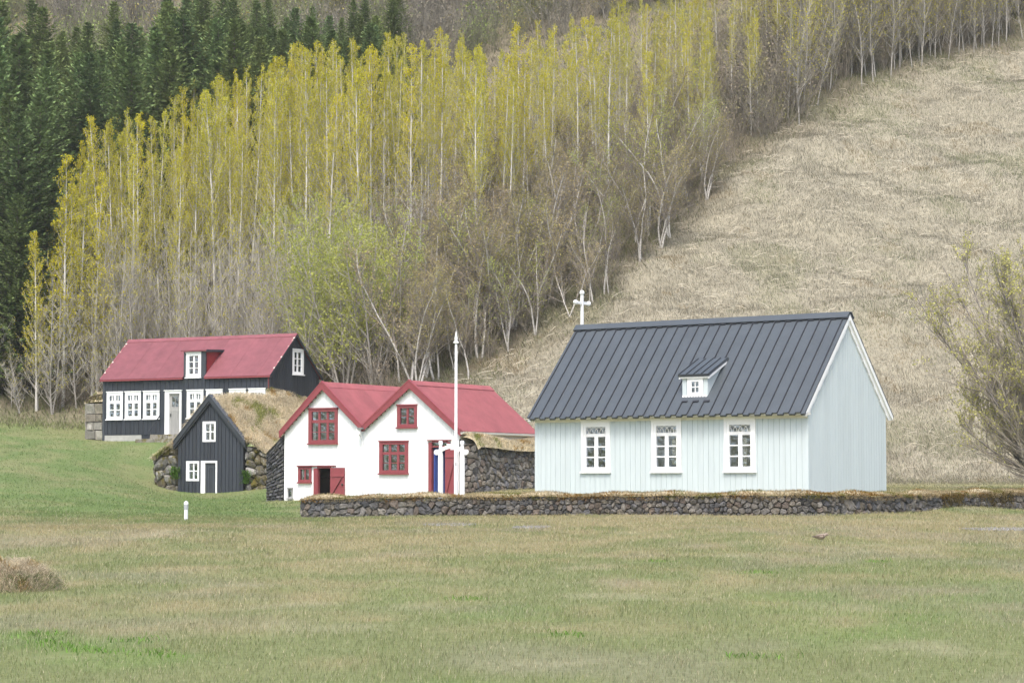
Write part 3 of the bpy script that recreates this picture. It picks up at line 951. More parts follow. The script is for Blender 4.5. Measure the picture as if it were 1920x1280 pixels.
    for i, x in enumerate(xs):      # far slope seams
        f2 = lambda s, o: (W - rp(s, o)[0], rp(s, o)[1])
        (y0, z0), (y1, z1) = f2(-e - .02, .045), f2(hw - .14, .045); (ya, za), (yb, zb_) = f2(-e - .02, .085), f2(hw - .14, .085)
        seams.hexa([(x - .013, y0, z0), (x + .013, y0, z0), (x + .013, y1, z1), (x - .013, y1, z1)], [(x - .013, ya, za), (x + .013, ya, za), (x + .013, yb, zb_), (x - .013, yb, zb_)])
    seams.build('seam', M['slate_seam'], ro); laps.build('roof_edge', M['slate'], ro)
    cap = MB()
    for sg in (1, -1):
        f3 = (lambda s, o: rp(s, o)) if sg == 1 else (lambda s, o: (W - rp(s, o)[0], rp(s, o)[1]))
        (y0, z0), (y1, z1) = f3(hw - .16, .09), f3(hw + .01, .09); (ya, za), (yb, zb_) = f3(hw - .16, .115), f3(hw + .012, .115)
        cap.hexa([(-g - .02, y0, z0), (L + g + .02, y0, z0), (L + g + .02, y1, z1), (-g - .02, y1, z1)], [(-g - .02, ya, za), (L + g + .02, ya, za), (L + g + .02, yb, zb_), (-g - .02, yb, zb_)])
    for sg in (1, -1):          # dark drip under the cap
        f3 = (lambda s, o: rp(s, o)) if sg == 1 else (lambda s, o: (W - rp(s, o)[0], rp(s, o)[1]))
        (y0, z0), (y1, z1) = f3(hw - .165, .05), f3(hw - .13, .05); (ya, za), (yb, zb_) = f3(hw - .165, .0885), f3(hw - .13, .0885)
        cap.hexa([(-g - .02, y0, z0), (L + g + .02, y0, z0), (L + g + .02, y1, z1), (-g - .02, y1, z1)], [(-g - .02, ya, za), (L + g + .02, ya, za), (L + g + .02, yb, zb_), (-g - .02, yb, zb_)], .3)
    cap.build('ridge_cap', M['slate'], ro)
    # eaves board and barge boards
    eb = MB(); eb.box(-g, L + g, -e + .06, -.03, ze - .05, ze + .02); eb.box(-.03, L + .03, -.06, -.029, ze - .14, ze - .05)
    eb.build('eaves_board', M['bone'], t)
    for xx, sg in ((L, 1), (0, -1)):
        bb = MB()
        for side in (0, 1):
            f4 = (lambda y: y) if side == 0 else (lambda y: W - y)
            for (xa, xb, lo, dp) in ((xx + sg * .03, xx + sg * .075, -.02, .34), (xx + sg * .076, xx + sg * g, -.02, .17)):
                n = 15
                ylo = -e + .03
                for q in range(n):      # scalloped lower edge
                    ya, yb = ylo + (hw - ylo) * q / n, ylo + (hw - ylo) * (q + 1) / n
                    top = lambda y: ze + k * (y + e) - .006
                    d = dp + (.03 if q % 2 and dp > .3 else 0)
                    p4 = [(f4(ya), max(top(ya) - d, ze - .1)), (f4(yb), max(top(yb) - d, ze - .1)), (f4(yb), top(yb)), (f4(ya), top(ya))]
                    x_lo, x_hi = min(xa, xb), max(xa, xb)
                    bb.add([(x_lo, y, z) for y, z in p4] + [(x_hi, y, z) for y, z in p4], [(3, 2, 1, 0), (4, 5, 6, 7), (0, 1, 5, 4), (1, 2, 6, 5), (2, 3, 7, 6), (3, 0, 4, 7)])
        bb.build('barge_board', M['white'], t)
    # dormer
    x0, x1, y0, zb0, zt0 = 5.61, 6.56, .19, 3.05, 3.69
    d = MB()
    strips(d, x0, x1, lambda x: zt0, [(5.97, 6.24, 3.19, 3.53)], .158, .01, y0 - .02, y0, zb=zb0, seed=8, var=.03)
    for xs_ in (x0, x1):        # triangular cheeks with a notched lower edge
        n = 7
        for q in range(n):
            ya, yb = y0 + (1.2 - y0) * q / n, y0 + (1.2 - y0) * (q + 1) / n
            zl = lambda y: ze + k * (y + e) + .055
            zt = lambda y: zt0 + .02 + (y - y0) * .50
            p4 = [(ya, zl(ya) - .03 * (q % 2)), (yb, min(zl(yb) - .03 * (q % 2), zt(yb) - .01)), (yb, zt(yb)), (ya, zt(ya))]
            xa, xb = (xs_, xs_ + .025) if xs_ == x0 else (xs_ - .025, xs_)
            d.add([(xa, y, z) for y, z in p4] + [(xb, y, z) for y, z in p4], [(3, 2, 1, 0), (4, 5, 6, 7), (0, 1, 5, 4), (1, 2, 6, 5), (2, 3, 7, 6), (3, 0, 4, 7)], 1.0)
    dm = d.build('dormer', M['mint'], t)
    w = MB()
    def wb(a, b, c, e_, yy=.03): w.box(a, b, y0 - yy - .02, y0 - .02, c, e_)
    wb(5.82, 5.97, 3.08, 3.66); wb(6.24, 6.40, 3.08, 3.66); wb(5.97, 6.24, 3.08, 3.19); wb(5.97, 6.24, 3.53, 3.66)
    wb(6.09, 6.12, 3.19, 3.53, .02); wb(5.97, 6.09, 3.345, 3.375, .018); wb(6.12, 6.24, 3.345, 3.375, .018)
    for q in range(9): w.box(5.62 + q * .105, 5.70 + q * .105, y0 - .045, y0 - .021, 3.03 - .02 * (q % 2), 3.10)
    w.build('dormer_window', M['white'], dm)
    p = MB(); p.box(5.965, 6.245, y0 - .025, y0 - .021, 3.185, 3.535); p.build('pane', M['glass'], dm)
    p = MB(); p.box(5.64, 6.53, y0 + .05, y0 + .07, 3.1, 3.66); p.build('dormer_blind', M['bluegrey'], dm)
    dr = MB()
    za, zb_ = 3.71, 4.27
    dr.hexa([(5.52, .08, za), (6.68, .08, za), (6.68, 1.29, zb_), (5.52, 1.29, zb_)], [(5.52, .08, za + .05), (6.68, .08, za + .05), (6.68, 1.29, zb_ + .05), (5.52, 1.29, zb_ + .05)], 1.05)
    for x in (5.54, 5.82, 6.10, 6.38, 6.655):
        dr.hexa([(x - .010, .06, za + .051), (x + .010, .06, za + .051), (x + .010, 1.29, zb_ + .051), (x - .010, 1.29, zb_ + .051)], [(x - .010, .06, za + .08), (x + .010, .06, za + .08), (x + .010, 1.29, zb_ + .08), (x - .010, 1.29, zb_ + .08)], .5)
    dr.box(5.51, 6.69, .065, .079, za - .02, za + .06, .35)
    dr.build('dormer_roof', M['slate'], dm)
    db = MB()
    for x in (5.53, 6.62): db.hexa([(x, .09, za - .09), (x + .05, .09, za - .09), (x + .05, 1.2, zb_ - .13), (x, 1.2, zb_ - .13)], [(x, .09, za - .004), (x + .05, .09, za - .004), (x + .05, 1.2, zb_ - .05), (x, 1.2, zb_ - .05)])
    db.box(5.59, 6.61, .09, .14, za - .07, za - .003); db.build('dormer_barge_board', M['white'], dm)
    # cross on the far ridge end
    cr = MB()
    x, y, z = .06, hw, zr + .02
    cr.bar((x, y, z - .05), (x, y, z + 1.14), .095, .06, (0, 1, 0))
    cr.bar((x, y - .37, z + .82), (x, y + .37, z + .82), .06, .10)
    def knob(c, dv):
        pts = [np.array(c) + np.array(dv) * s for s in (-.03, .0, .05, .09, .12)]
        cr.tube(pts, [.055, .085, .085, .06, .02], 8)
    knob((x, y, z + 1.14), (0, 0, 1)); knob((x, y - .37, z + .82), (0, -1, 0)); knob((x, y + .37, z + .82), (0, 1, 0))
    cr.build('cross', M['white'], t)


church()


# ================================================================== the twin-gabled white house
def white_house():
    a = -.514; ZB = .88
    t = empty('farmhouse', (-8.793, 88.0, ZB), a)
    props(t, 'white farmhouse with two joined gables, red roofs and red window frames', 'house')
    W1, W2, e, DP = 3.682, 4.175, .09, 5.75
    WT = W1 + W2
    ze, zr1, zr2, zv = 2.67, 4.47, 4.44, 2.77
    def top(x):
        if x <= W1: return (ze + (zr1 - ze) * x / (W1 / 2) if x < W1 / 2 else zr1 + (zv - zr1) * (x - W1 / 2) / (W1 / 2)) - .03
        x -= W1
        return (zv + (zr2 - zv) * x / (W2 / 2) if x < W2 / 2 else zr2 + (ze - zr2) * (x - W2 / 2) / (W2 / 2)) - .03
    op = [(1.27, 2.37, 2.30, 3.42), (.76, 1.20, .79, 1.22), (1.56, 2.18, -.3, 1.24), (.215, .385, .13, .44),
          (5.28, 5.94, 2.86, 3.50), (4.50, 5.53, 1.14, 2.14), (6.68, 7.36, -.3, 2.19)]
    br = sorted({0, W1 / 2, W1, W1 + W2 / 2, WT})
    mb = MB()
    for p, q in zip(br[:-1], br[1:]): strips(mb, p, q, top, op, .61, 0, 0, .012, zb=-.4, seed=2, var=.02)
    fw = mb.build('front_wall', M['corrugated'], t)
    bb = MB()
    for p, q in zip(br[:-1], br[1:]): strips(bb, p, q, lambda x: top(x) - .02, op, 9, 0, .013, .12, zb=-.4)
    bb.build('wall_lining', M['dark'], fw)
    for xa in (0, WT - .12): MB().box(xa, xa + .12, .121, DP, -.4, ze - .05).build('side_wall', M['white'], t)
    rw = MB(); strips(rw, 0, W1 / 2, top, [], 9, 0, DP, DP + .1, zb=-.4); strips(rw, W1 / 2, W1, top, [], 9, 0, DP, DP + .1, zb=-.4)
    strips(rw, W1, W1 + W2 / 2, top, [], 9, 0, DP, DP + .1, zb=-.4); strips(rw, W1 + W2 / 2, WT, top, [], 9, 0, DP, DP + .1, zb=-.4)
    rw.build('back_wall', M['redtrim'], t)
    fl = MB(); fl.box(.121, WT - .121, .121, DP, -.35, 0.02); fl.box(.121, WT - .121, .121, DP, 2.30, 2.36); fl.box(W1 - .05, W1 + .05, .13, DP, .021, 2.29)
    fl.box(.5, 1.7, 1.2, 1.6, .021, .9); fl.box(1.75, 1.95, .9, 1.0, .021, 2.28, 1.8)
    fl.build('interior', M['dark'], t)
    # roofs
    def roof(x0, xm, x1, za, zm, zb_, nm):
        r = MB()
        y0, y1 = -.13, DP + .12
        for (xa, z_a), (xb, z_b) in (((x0, za), (xm, zm)), ((x1, zb_), (xm, zm))):
            n = np.array((-(z_b - z_a), xb - xa)); n /= np.linalg.norm(n)
            if n[1] < 0: n = -n
            o = n * .035
            m = 7
            for i in range(m):      # sheets laid edge over edge
                p, q = y0 + (y1 - y0) * i / m, y0 + (y1 - y0) * (i + 1) / m
                c = random.Random(i + int(x0 * 10)).uniform(.93, 1.07)
                r.hexa([(xa, p, z_a), (xb, p, z_b), (xb, q, z_b), (xa, q, z_a)], [(xa + o[0], p, z_a + o[1]), (xb + o[0], p, z_b + o[1]), (xb + o[0], q, z_b + o[1]), (xa + o[0], q, z_a + o[1])], c)
        ro = r.build(nm, M['red'], t)
        cp = MB()
        for sg in (-1, 1):
            kk = (zm - za) / (xm - x0)
            cp.hexa([(xm, y0 - .02, zm + .05), (xm + sg * .22, y0 - .02, zm + .05 - .22 * kk), (xm + sg * .22, y1, zm + .05 - .22 * kk), (xm, y1, zm + .05)],
                    [(xm, y0 - .02, zm + .075), (xm + sg * .22, y0 - .02, zm + .075 - .22 * kk), (xm + sg * .22, y1, zm + .075 - .22 * kk), (xm, y1, zm + .075)], 1.12)
        cp.build('ridge_cap', M['red'], ro)
    roof(-e - .04, W1 / 2, W1, ze - .10, zr1, zv, 'roof')
    roof(W1, W1 + W2 / 2, WT + e + .04, zv, zr2, ze - .10, 'roof')
    # barge boards: red band down each verge
    for x0, xm, x1, za, zm, zb_ in ((-e - .05, W1 / 2, W1 - .01, ze - .11, zr1 + .02, zv), (W1 + .01, W1 + W2 / 2, WT + e + .05, zv, zr2 + .02, ze - .11)):
        for (xa, z_a, xb, z_b) in ((x0, za, xm, zm), (x1, zb_, xm, zm)):
            b = MB()
            dp = .255
            p4 = [(xa, z_a - dp + .10), (xb, z_b - dp), (xb, z_b + .03), (xa, z_a + .05)]
            b.prism(p4, -.175, -.135)
            p5 = [(xa, z_a + .05), (xb, z_b + .03), (xb, z_b + .085), (xa, z_a + .105)]
            b.prism(p5, -.19, -.05, 1.15)
            n = 22
            for q in range(n):      # saw-tooth edge of the sheeting under the band, slightly darker
                f = (q + .25) / n; xq = xa + (xb - xa) * f; zq = (z_a - dp + .10) + ((z_b - dp) - (z_a - dp + .10)) * f
                if q % 2 == 0: b.box(xq - .02, xq + .02, -.134, -.05, zq - .005, zq + .05, .9)
            b.build('barge_board', M['redtrim'], t)
    # windows
    three = lambda z0, z1: [(z0, z0 + .27 * (z1 - z0), 3), (z0 + .27 * (z1 - z0) + .025, z0 + .60 * (z1 - z0), 3), (z0 + .71 * (z1 - z0), z1, 3)]
    window(t, 1.14, 2.48, 2.20, 3.50, 1.29, 2.35, 2.32, 3.40, 3, three(2.32, 3.40), M['redtrim'], mull=.10)
    window(t, 4.37, 5.65, 1.05, 2.22, 4.52, 5.51, 1.16, 2.12, 3, three(1.16, 2.12), M['redtrim'], mull=.10)
    window(t, 5.16, 6.03, 2.77, 3.57, 5.30, 5.92, 2.88, 3.48, 2, rows_of(2.88, 3.48, 2, 2, .02), M['redtrim'], mull=.09)
    window(t, .67, 1.28, .72, 1.29, .78, 1.18, .81, 1.20, 2, [(.81, 1.20, 2)], M['redtrim'], mull=.06)
    window(t, .19, .41, .11, .46, .22, .38, .14, .43, 1, [(.14, .43, 1)], M['greywood'], head=True)
    # pale putty lines round the lights are part of the frames; pale inner reveal and curtains
    for (x0, x1, z0, z1) in ((1.30, 1.42, 2.32, 3.40), (4.53, 4.63, 1.16, 2.12), (.79, .84, .81, 1.2)): MB().box(x0, x1, .06, .075, z0, z1).build('curtain', M['bone'], t)
    # cellar door standing open against the wall
    fr = MB(); fr.box(1.40, 1.56, -.05, .10, -.3, 1.24); fr.box(1.56, 2.18, -.05, .10, 1.24, 1.31); fr.box(.64, 2.40, -.10, -.002, 1.312, 1.35, .85); fr.box(1.561, 1.60, -.03, .10, -.3, 1.23, 1.0)
    fr.build('door_frame', M['redtrim'], t)
    d = MB(); d.box(2.185, 2.83, -.075, -.03, -.05, 1.26)
    for q in range(1, 5): pass
    d.box(2.20, 2.82, -.10, -.076, .92, 1.02, 1.1); d.box(2.20, 2.82, -.10, -.076, .12, .22, 1.1)
    d.bar((2.27, -.088, .23), (2.75, -.088, .91), .03, .07, (0, 1, 0), .78)
    dd = d.build('door', M['redtrim'], t)
    h = MB(); h.tube([(2.75, -.10, .62), (2.75, -.135, .62)], [.045, .03], 10); h.build('handle', M['iron'], dd)
    # house door, red leaf ajar and blue inside
    fr = MB(); fr.box(6.55, 6.69, -.05, .10, -.3, 2.20); fr.box(7.36, 7.48, -.05, .10, -.3, 2.20); fr.box(6.69, 7.36, -.05, .10, 2.18, 2.24); fr.box(6.69, 7.36, -.04, .08, 2.00, 2.05); fr.box(6.50, 7.53, -.09, -.002, 2.241, 2.28, .85)
    fr.build('door_frame', M['redtrim'], t)
    p = MB(); p.box(6.69, 7.36, .02, .026, 2.05, 2.18); p.build('transom_pane', M['glass'], t)
    d = MB(); d.hexa([(6.70, .10, 0), (6.74, .10, 0), (6.90, .80, 0), (6.86, .80, 0)], [(6.70, .10, 1.99), (6.74, .10, 1.99), (6.90, .80, 1.99), (6.86, .80, 1.99)])
    d.box(6.6, 7.5, .95, .99, 0, 2.2, .6)
    d.build('inner_door', M['bluepaint'], t)
    d = MB(); d.box(7.30, 7.83, -.085, -.052, .02, 1.90); d.box(7.31, 7.82, -.11, -.086, 1.62, 1.72, 1.1); d.box(7.31, 7.82, -.11, -.086, .2, .3, 1.1)
    d.bar((7.38, -.098, .31), (7.74, -.098, 1.6), .03, .06, (0, 1, 0), .78)
    dd = d.build('door', M['redtrim'], t)
    h = MB(); h.tube([(7.76, -.11, .95), (7.76, -.14, .95)], [.03, .025], 8); h.build('handle', M['iron'], dd)
    # valley hopper and downpipe, gutter on the right eave
    g = MB(); g.box(W1 - .10, W1 + .10, -.36, -.20, 2.70, 2.76, .25); g.box(W1 - .16, W1 - .02, -.31, -.20, 2.50, 2.72)
    g.tube([(W1 - .10, -.25, 2.56), (W1 - .06, -.10, 2.38), (W1 - .05, -.05, 2.25), (W1 - .05, -.05, .33)], .03, 8, .93)
    g.build('downpipe', M['white'], t)
    g = MB(); x = WT + e + .06
    pts = [(x - .06, 2.56), (x - .05, 2.49), (x + .02, 2.47), (x + .08, 2.50), (x + .09, 2.57), (x + .075, 2.57), (x + .065, 2.515), (x + .02, 2.49), (x - .035, 2.505), (x - .045, 2.56)]
    g.prism(pts, -.12, DP + .1)
    g.box(WT + .001, WT + .05, .0, DP, 2.30, 2.50, .95); g.build('gutter', M['bone'], t)
    rb = MB(); rb.box(WT + .02, WT + .55, DP - .5, DP - .45, 1.95, 2.38); rb.box(WT + .051, WT + .60, DP - .55, DP - .30, 2.381, 2.42, 1.1); rb.build('rear_board', M['redtrim'], t)
    wl = MB(); wl.box(2.97, 3.0, -.03, -.001, .2, .95, .95); wl.build('cable_duct', M['white'], t)
    # jug on the sill
    j = MB(); pr = [(.0, .05), (.02, .068), (.08, .075), (.14, .055), (.17, .058)]
    j.tube([(5.20, .10, 1.17 + z) for z, _ in pr], [r for _, r in pr], 12); j.tube([(5.13, .10, 1.30), (5.09, .10, 1.27), (5.10, .10, 1.22), (5.14, .10, 1.20)], .010, 6)
    o = j.build('jug', M['china'], None, smooth=True); o.location = t.location; o.rotation_euler = t.rotation_euler
    props(o, 'small white jug standing inside the lower window of the white house', 'jug')
    return t


white_house()


def place(t, o):
    o.location = t.location; o.rotation_euler = t.rotation_euler
    return o


def local(t):
    a, (x0, y0, z0) = t[1], t[0]
    c, s = math.cos(a), math.sin(a)
    return lambda x, y, z: (x0 + c * x - s * y, y0 + s * x + c * y, z0 + z)


def turf_top(name, parent, fn, nu, nv, seed, n, length=.2, width=.02, lean=1.0, flow=None, green=.12, rust=.1):
    """sod surface fn(u,v)->xyz (0..1) plus blades rooted on it"""
    r = random.Random(seed)
    V = [np.array(fn(i / nu, j / nv)) for j in range(nv + 1) for i in range(nu + 1)]
    Fc = [(j * (nu + 1) + i, j * (nu + 1) + i + 1, (j + 1) * (nu + 1) + i + 1, (j + 1) * (nu + 1) + i) for j in range(nv) for i in range(nu)]
    o = npmesh(name, np.array(V), [np.array(Fc)], np.ones(len(V)), M['turf'], parent, smooth=True)
    uu, vv = rng.random(n), rng.random(n)
    P = np.array([fn(a, b) for a, b in zip(uu, vv)])
    b = build_blades('turf_grass', [turf_blades(P, seed, length, width, lean, flow, green, rust)], M['grass'], o)
    b['kind'] = 'stuff'
    return o


# stone flanks of the white house
def flanks():
    T = ((-8.793, 88.0, .88), -.514)
    t = empty('stone_wall', T[0], T[1])
    props(t, 'dark coursed stone flank wall between the mossy turf house and the white gable', 'stone wall')
    mb = MB()
    stonework(mb, .84, lambda s: -.15, lambda s: 1.78 + .80 * s / .84, lambda s, z, o: (-.86 + s, -o - .0, z), .17, 31, palette=[(.10, .10, .105), (.085, .088, .095), (.12, .118, .115), (.075, .075, .08)], coursed=True, gap=.02, bulge=.03)
    mb.box(-.84, -.02, .08, 4.5, -.3, 1.7, .04)
    mb.build('stones', M['stone'], t)
    turf_top('turf_cap', t, lambda u, v: (-.95 + .97 * u, .0 + 4.6 * v, 1.76 + .82 * u + .06 * math.sin(9 * v)), 6, 10, 41, 1500, .18, .018, 1.1, (-.6, -.3, -.3))
    t2 = empty('stone_wall', T[0], T[1])
    props(t2, 'tall dark stone flank wall with dry turf on top, right of the white house door', 'stone wall')
    WT = 7.857
    mb = MB()
    stonework(mb, 5.9, lambda s: -.2, lambda s: 2.12 - .12 * s / 5.9 + .06 * math.sin(s * 2), lambda s, z, o: (WT + .62 + o + .10 * (1 - z / 2.2), .1 + s, z), .26, 33, bulge=.05, palette=[tuple(1.35 * q for q in c) for c in BASALT])
    stonework(mb, .70, lambda s: -.2, lambda s: 2.12, lambda s, z, o: (WT + .02 + s, .05 - o, z), .25, 34)
    mb.box(WT + .06, WT + .54, .13, 5.9, -.3, 2.0, .04)
    mb.build('stones', M['stone'], t2)
    f = lambda u, v: (WT + .03 + .80 * u, -.02 + 6.1 * v, (2.10 if v > .004 else 2.0) + .36 * math.sin(math.pi * (.5 - .5 * u) + .35) * (.8 + .25 * math.sin(7 * v + 1)) - .12 * v - .22 * max(0, u - .8) / .2)
    turf_top('turf_cap', t2, f, 8, 24, 43, 5200, .20, .016, 1.0, (.5, -.3, -.5), green=.05, rust=.06)


flanks()


# ================================================================== the long black house
def black_house():
    a = .507; L, W, ZB = 9.778, 4.111, 3.515
    C = np.array((-11.319, 106.0)); u = np.array((-math.cos(a), math.sin(a))); O = C + u * L
    t = empty('timber_house', (O[0], O[1], ZB), -a)
    props(t, 'long black boarded house with dark red iron roof and a row of white windows', 'house')
    e, g = .145, .145
    ze, zr = 3.01, 5.03
    hw = W / 2; k = (zr - ze) / (hw + e)
    wt = ze + k * e - .04
    wx = [(.17, 1.23), (1.29, 2.33), (2.40, 3.45), (5.01, 6.05), (6.14, 7.17), (7.48, 8.51), (8.59, 9.63)]
    op = [(x0 + .17, x1 - .17, 1.22, 2.29) for x0, x1 in wx] + [(3.90, 4.60, .3, 2.32)]
    opd = op + [(5.1, 5.85, 3.16, 4.12)]
    dx0, dx1 = 4.86, 6.12
    mb = MB(); strips(mb, 0, dx0, lambda x: wt, op, .268, .022, -.03, 0, zb=.34, seed=11, var=.16, wmin=.85)
    strips(mb, dx0, dx1, lambda x: 4.26, opd, .268, .022, -.03, 0, zb=.34, seed=12, var=.16, wmin=.85)
    strips(mb, dx1, L, lambda x: wt, op, .268, .022, -.03, 0, zb=.34, seed=13, var=.16, wmin=.85)
    fw = mb.build('front_wall', M['black'], t)
    bb = MB(); strips(bb, 0, dx0, lambda x: wt, opd, 20, 0, .001, .1, zb=.3); strips(bb, dx0, dx1, lambda x: 4.26, opd, 20, 0, .001, .1, zb=.3); strips(bb, dx1, L, lambda x: wt, opd, 20, 0, .001, .1, zb=.3)
    bb.build('wall_lining', M['black_gap'], fw)
    gt = lambda y: ze + k * (min(y, W - y) + e) - .05
    for xx, sg in ((L, 1), (0, -1)):
        fm = lambda x, y, z, xx=xx, sg=sg: (xx - sg * y, x, z)
        o2 = [(1.98, 2.64, 3.28, 4.24)] if sg == 1 else []
        mb = MB(); strips(mb, 0, hw, gt, o2, .20, .018, -.03, 0, zb=-.3, seed=14, var=.16, wmin=.85, fmap=fm); strips(mb, hw, W, gt, o2, .20, .018, -.03, 0, zb=-.3, seed=15, var=.16, wmin=.85, fmap=fm)
        w = mb.build('gable_wall', M['black'], t)
        bb = MB(); strips(bb, .101, hw, gt, o2, 9, 0, .001, .08, zb=-.3, fmap=fm); strips(bb, hw, W, gt, o2, 9, 0, .001, .08, zb=-.3, fmap=fm)
        bb.build('wall_lining', M['black_gap'], w)
    mb = MB(); mb.box(0, L, W - .08, W, -.3, wt); mb.build('back_wall', M['black'], t)
    mb = MB(); mb.box(.1, L - .1, .12, W - .1, .2, .3); mb.box(.1, L - .1, .12, W - .1, 2.75, 2.8); mb.box(3.55, 3.6, .13, W - .1, .31, 2.7); mb.box(.12, 3.5, 1.6, 1.65, .31, 2.7, (3.2, 2.4, 1.9))
    mb.box(6.5, 9.6, 1.8, 1.85, .31, 2.7, (6, 7, 7)); mb.build('interior', M['dark'], t)
    for x in (-.04, L - .08): MB().box(x, x + .12, -.05, .08, -.1, wt - .01).build('corner_board', M['blacktrim'], t)
    # plinth
    mb = MB(); mb.box(-.02, 2.33, -.02, .3, -.6, .335); mb.box(2.93, L, .0, .3, -.6, .335); mb.build('plinth', M['concrete'], t)
    mb = MB(); strips(mb, 2.331, 2.93, lambda x: .335, [], .15, .012, .0, .05, zb=-.5, seed=3, var=.1); mb.build('cellar_hatch', M['black'], t)
    # windows
    for x0, x1 in wx:
        gx0, gx1 = x0 + .20, x1 - .20
        f = window(t, x0 + .035, x1 - .035, 1.12, 2.41, gx0, gx1, 1.25, 2.25, 2, [(1.25, 1.545, 2), (1.58, 1.87, 2), (2.00, 2.25, 4)], M['white'], mull=.13, bar=.055)
        cen = MB(); xm = (gx0 + gx1) / 2; cen.box(xm - .066, xm + .066, -.03, .02, 2.001, 2.249); cen.build('mullion', M['white'], f)
    for x0, x1 in wx[:3]: MB().box(x0 + .24, x0 + .44, .13, .15, 1.2, 1.9, (.42, .30, .24)).build('curtain', M['bone'], t); MB().tube([(x1 - .38, .16, 1.24), (x1 - .38, .16, 1.42)], [.06, .03], 8, .95).build('ornament', M['bone'], t)
    fm = lambda x, y, z: (L - y, x, z)
    window(t, 1.85, 2.78, 3.18, 4.34, 2.0, 2.62, 3.30, 4.22, 2, rows_of(3.30, 4.22, 3, 2, .04), M['white'], fmap=fm, mull=.10, label='attic window in the gable wall')
    # door
    fr = MB(); fr.box(3.74, 3.99, -.05, .10, .3, 2.42); fr.box(4.62, 4.73, -.05, .10, .3, 2.42); fr.box(3.99, 4.62, -.05, .10, 2.29, 2.42); fr.box(3.70, 4.77, -.09, -.002, 2.421, 2.46)
    fr.build('door_frame', M['white'], t)
    d = MB()
    for q in range(7): d.box(3.995 + q * .089, 3.995 + q * .089 + .083, .045, .08, .33, 1.45)
    d.box(3.99, 4.62, .035, .075, 1.45, 1.56, 1.08); d.box(3.99, 4.12, .037, .08, 1.561, 2.29); d.box(4.49, 4.62, .037, .08, 1.561, 2.29); d.box(4.12, 4.49, .037, .08, 2.15, 2.29); d.box(4.12, 4.49, .037, .08, 1.561, 1.66)
    d.box(4.29, 4.315, .04, .07, 1.66, 2.15); d.box(3.99, 4.62, .085, .10, .33, 2.28, .8)
    dd = d.build('door', M['greywood'], t)
    p = MB(); p.box(4.12, 4.49, .052, .058, 1.66, 2.15); p.build('pane', M['glass'], dd)
    p = MB(); p.box(4.03, 4.06, .0, .035, 1.2, 1.34); p.tube([(4.045, .0, 1.3), (4.12, -.02, 1.3)], .012, 6); p.build('handle', M['iron'], dd)
    # roof in sheets; the dormer interrupts the near eave
    r = MB()
    kk = random.Random(4)
    def near(x0, x1, ylo, yhi):
        n = max(1, round((x1 - x0) / .8))
        for i in range(n):
            p, q = x0 + (x1 - x0) * i / n, x0 + (x1 - x0) * (i + 1) / n
            h = .035 + .006 * (i % 2)
            slope_sheet(r, p, q, (ylo, ze + k * (ylo + e)), (yhi, ze + k * (yhi + e)), h, kk.uniform(.93, 1.07))
    near(-g, dx0, -e, hw); near(dx1, L + g, -e, hw); near(dx0, dx1, 1.18, hw)
    slope_sheet(r, -g, L + g, (W + e, ze), (hw, zr), .035)
    ro = r.build('roof', M['red_old'], t)
    c = MB()
    for sg in (-1, 1): c.hexa([(-g - .02, hw, zr + .05), (L + g + .02, hw, zr + .05), (L + g + .02, hw + sg * .16, zr + .05 - .16 * k), (-g - .02, hw + sg * .16, zr + .05 - .16 * k)], [(-g - .02, hw, zr + .09), (L + g + .02, hw, zr + .09), (L + g + .02, hw + sg * .16, zr + .09 - .16 * k), (-g - .02, hw + sg * .16, zr + .09 - .16 * k)], 1.15)
    c.build('ridge_cap', M['red_old'], ro)
    ev = MB(); ev.box(-g, dx0 - .02, -e - .02, -.031, ze - .06, ze + .01); ev.box(dx1 + .02, L + g, -e - .02, -.031, ze - .06, ze + .01); ev.tube([(L + .02, -.08, ze - .03), (L + .02, -.08, .3)], .035, 8, .6)
    ev.build('gutter', M['redtrim'], t)
    for xx in (L + g - .01, -g - .02):
        vb = MB()
        for lo, hi in ((-e, hw), (W + e, hw)):
            vb.hexa([(xx, lo, ze - .10), (xx + .03, lo, ze - .10), (xx + .03, hi, zr - .10), (xx, hi, zr - .10)], [(xx, lo, ze + .04), (xx + .03, lo, ze + .04), (xx + .03, hi, zr + .05), (xx, hi, zr + .05)], 1.0)
        vb.build('barge_board', M['black'], t)
    fl = MB()
    for xx in (L + g - .06, -g - .015):
        n = 34; rr = random.Random(8)
        for i in range(n):
            ya, yb = -e + (hw + e) * i / n, -e + (hw + e) * (i + 1) / n
            cc = rr.choice([(.34, .11, .14)] * 5 + [(.9, .85, .8), (.6, .4, .38)])
            fl.hexa([(xx, ya, ze + k * (ya + e) + .052), (xx + .075, ya, ze + k * (ya + e) + .052), (xx + .075, yb, ze + k * (yb + e) + .052), (xx, yb, ze + k * (yb + e) + .052)], [(xx, ya, ze + k * (ya + e) + .066), (xx + .075, ya, ze + k * (ya + e) + .066), (xx + .075, yb, ze + k * (yb + e) + .066), (xx, yb, ze + k * (yb + e) + .066)], cc)
    fl.build('verge_flashing', M['bone'], t)
    # dormer
    d = MB()
    for xa, xb in ((dx0, dx0 + .04), (dx1 - .04, dx1)):
        p4 = [(0.001, wt), (1.2, 4.26), (1.2, 4.30), (0.001, 4.26)]
        d.add([(xa, y, z) for y, z in p4] + [(xb, y, z) for y, z in p4], [(3, 2, 1, 0), (4, 5, 6, 7), (0, 1, 5, 4), (1, 2, 6, 5), (2, 3, 7, 6), (3, 0, 4, 7)], (1.15, .5, .5))
    d.box(dx0 + .05, dx1 - .05, .3, .34, 3.0, 4.2, (3.5, 9, 9))
    dm = d.build('dormer', M['redtrim'], t)
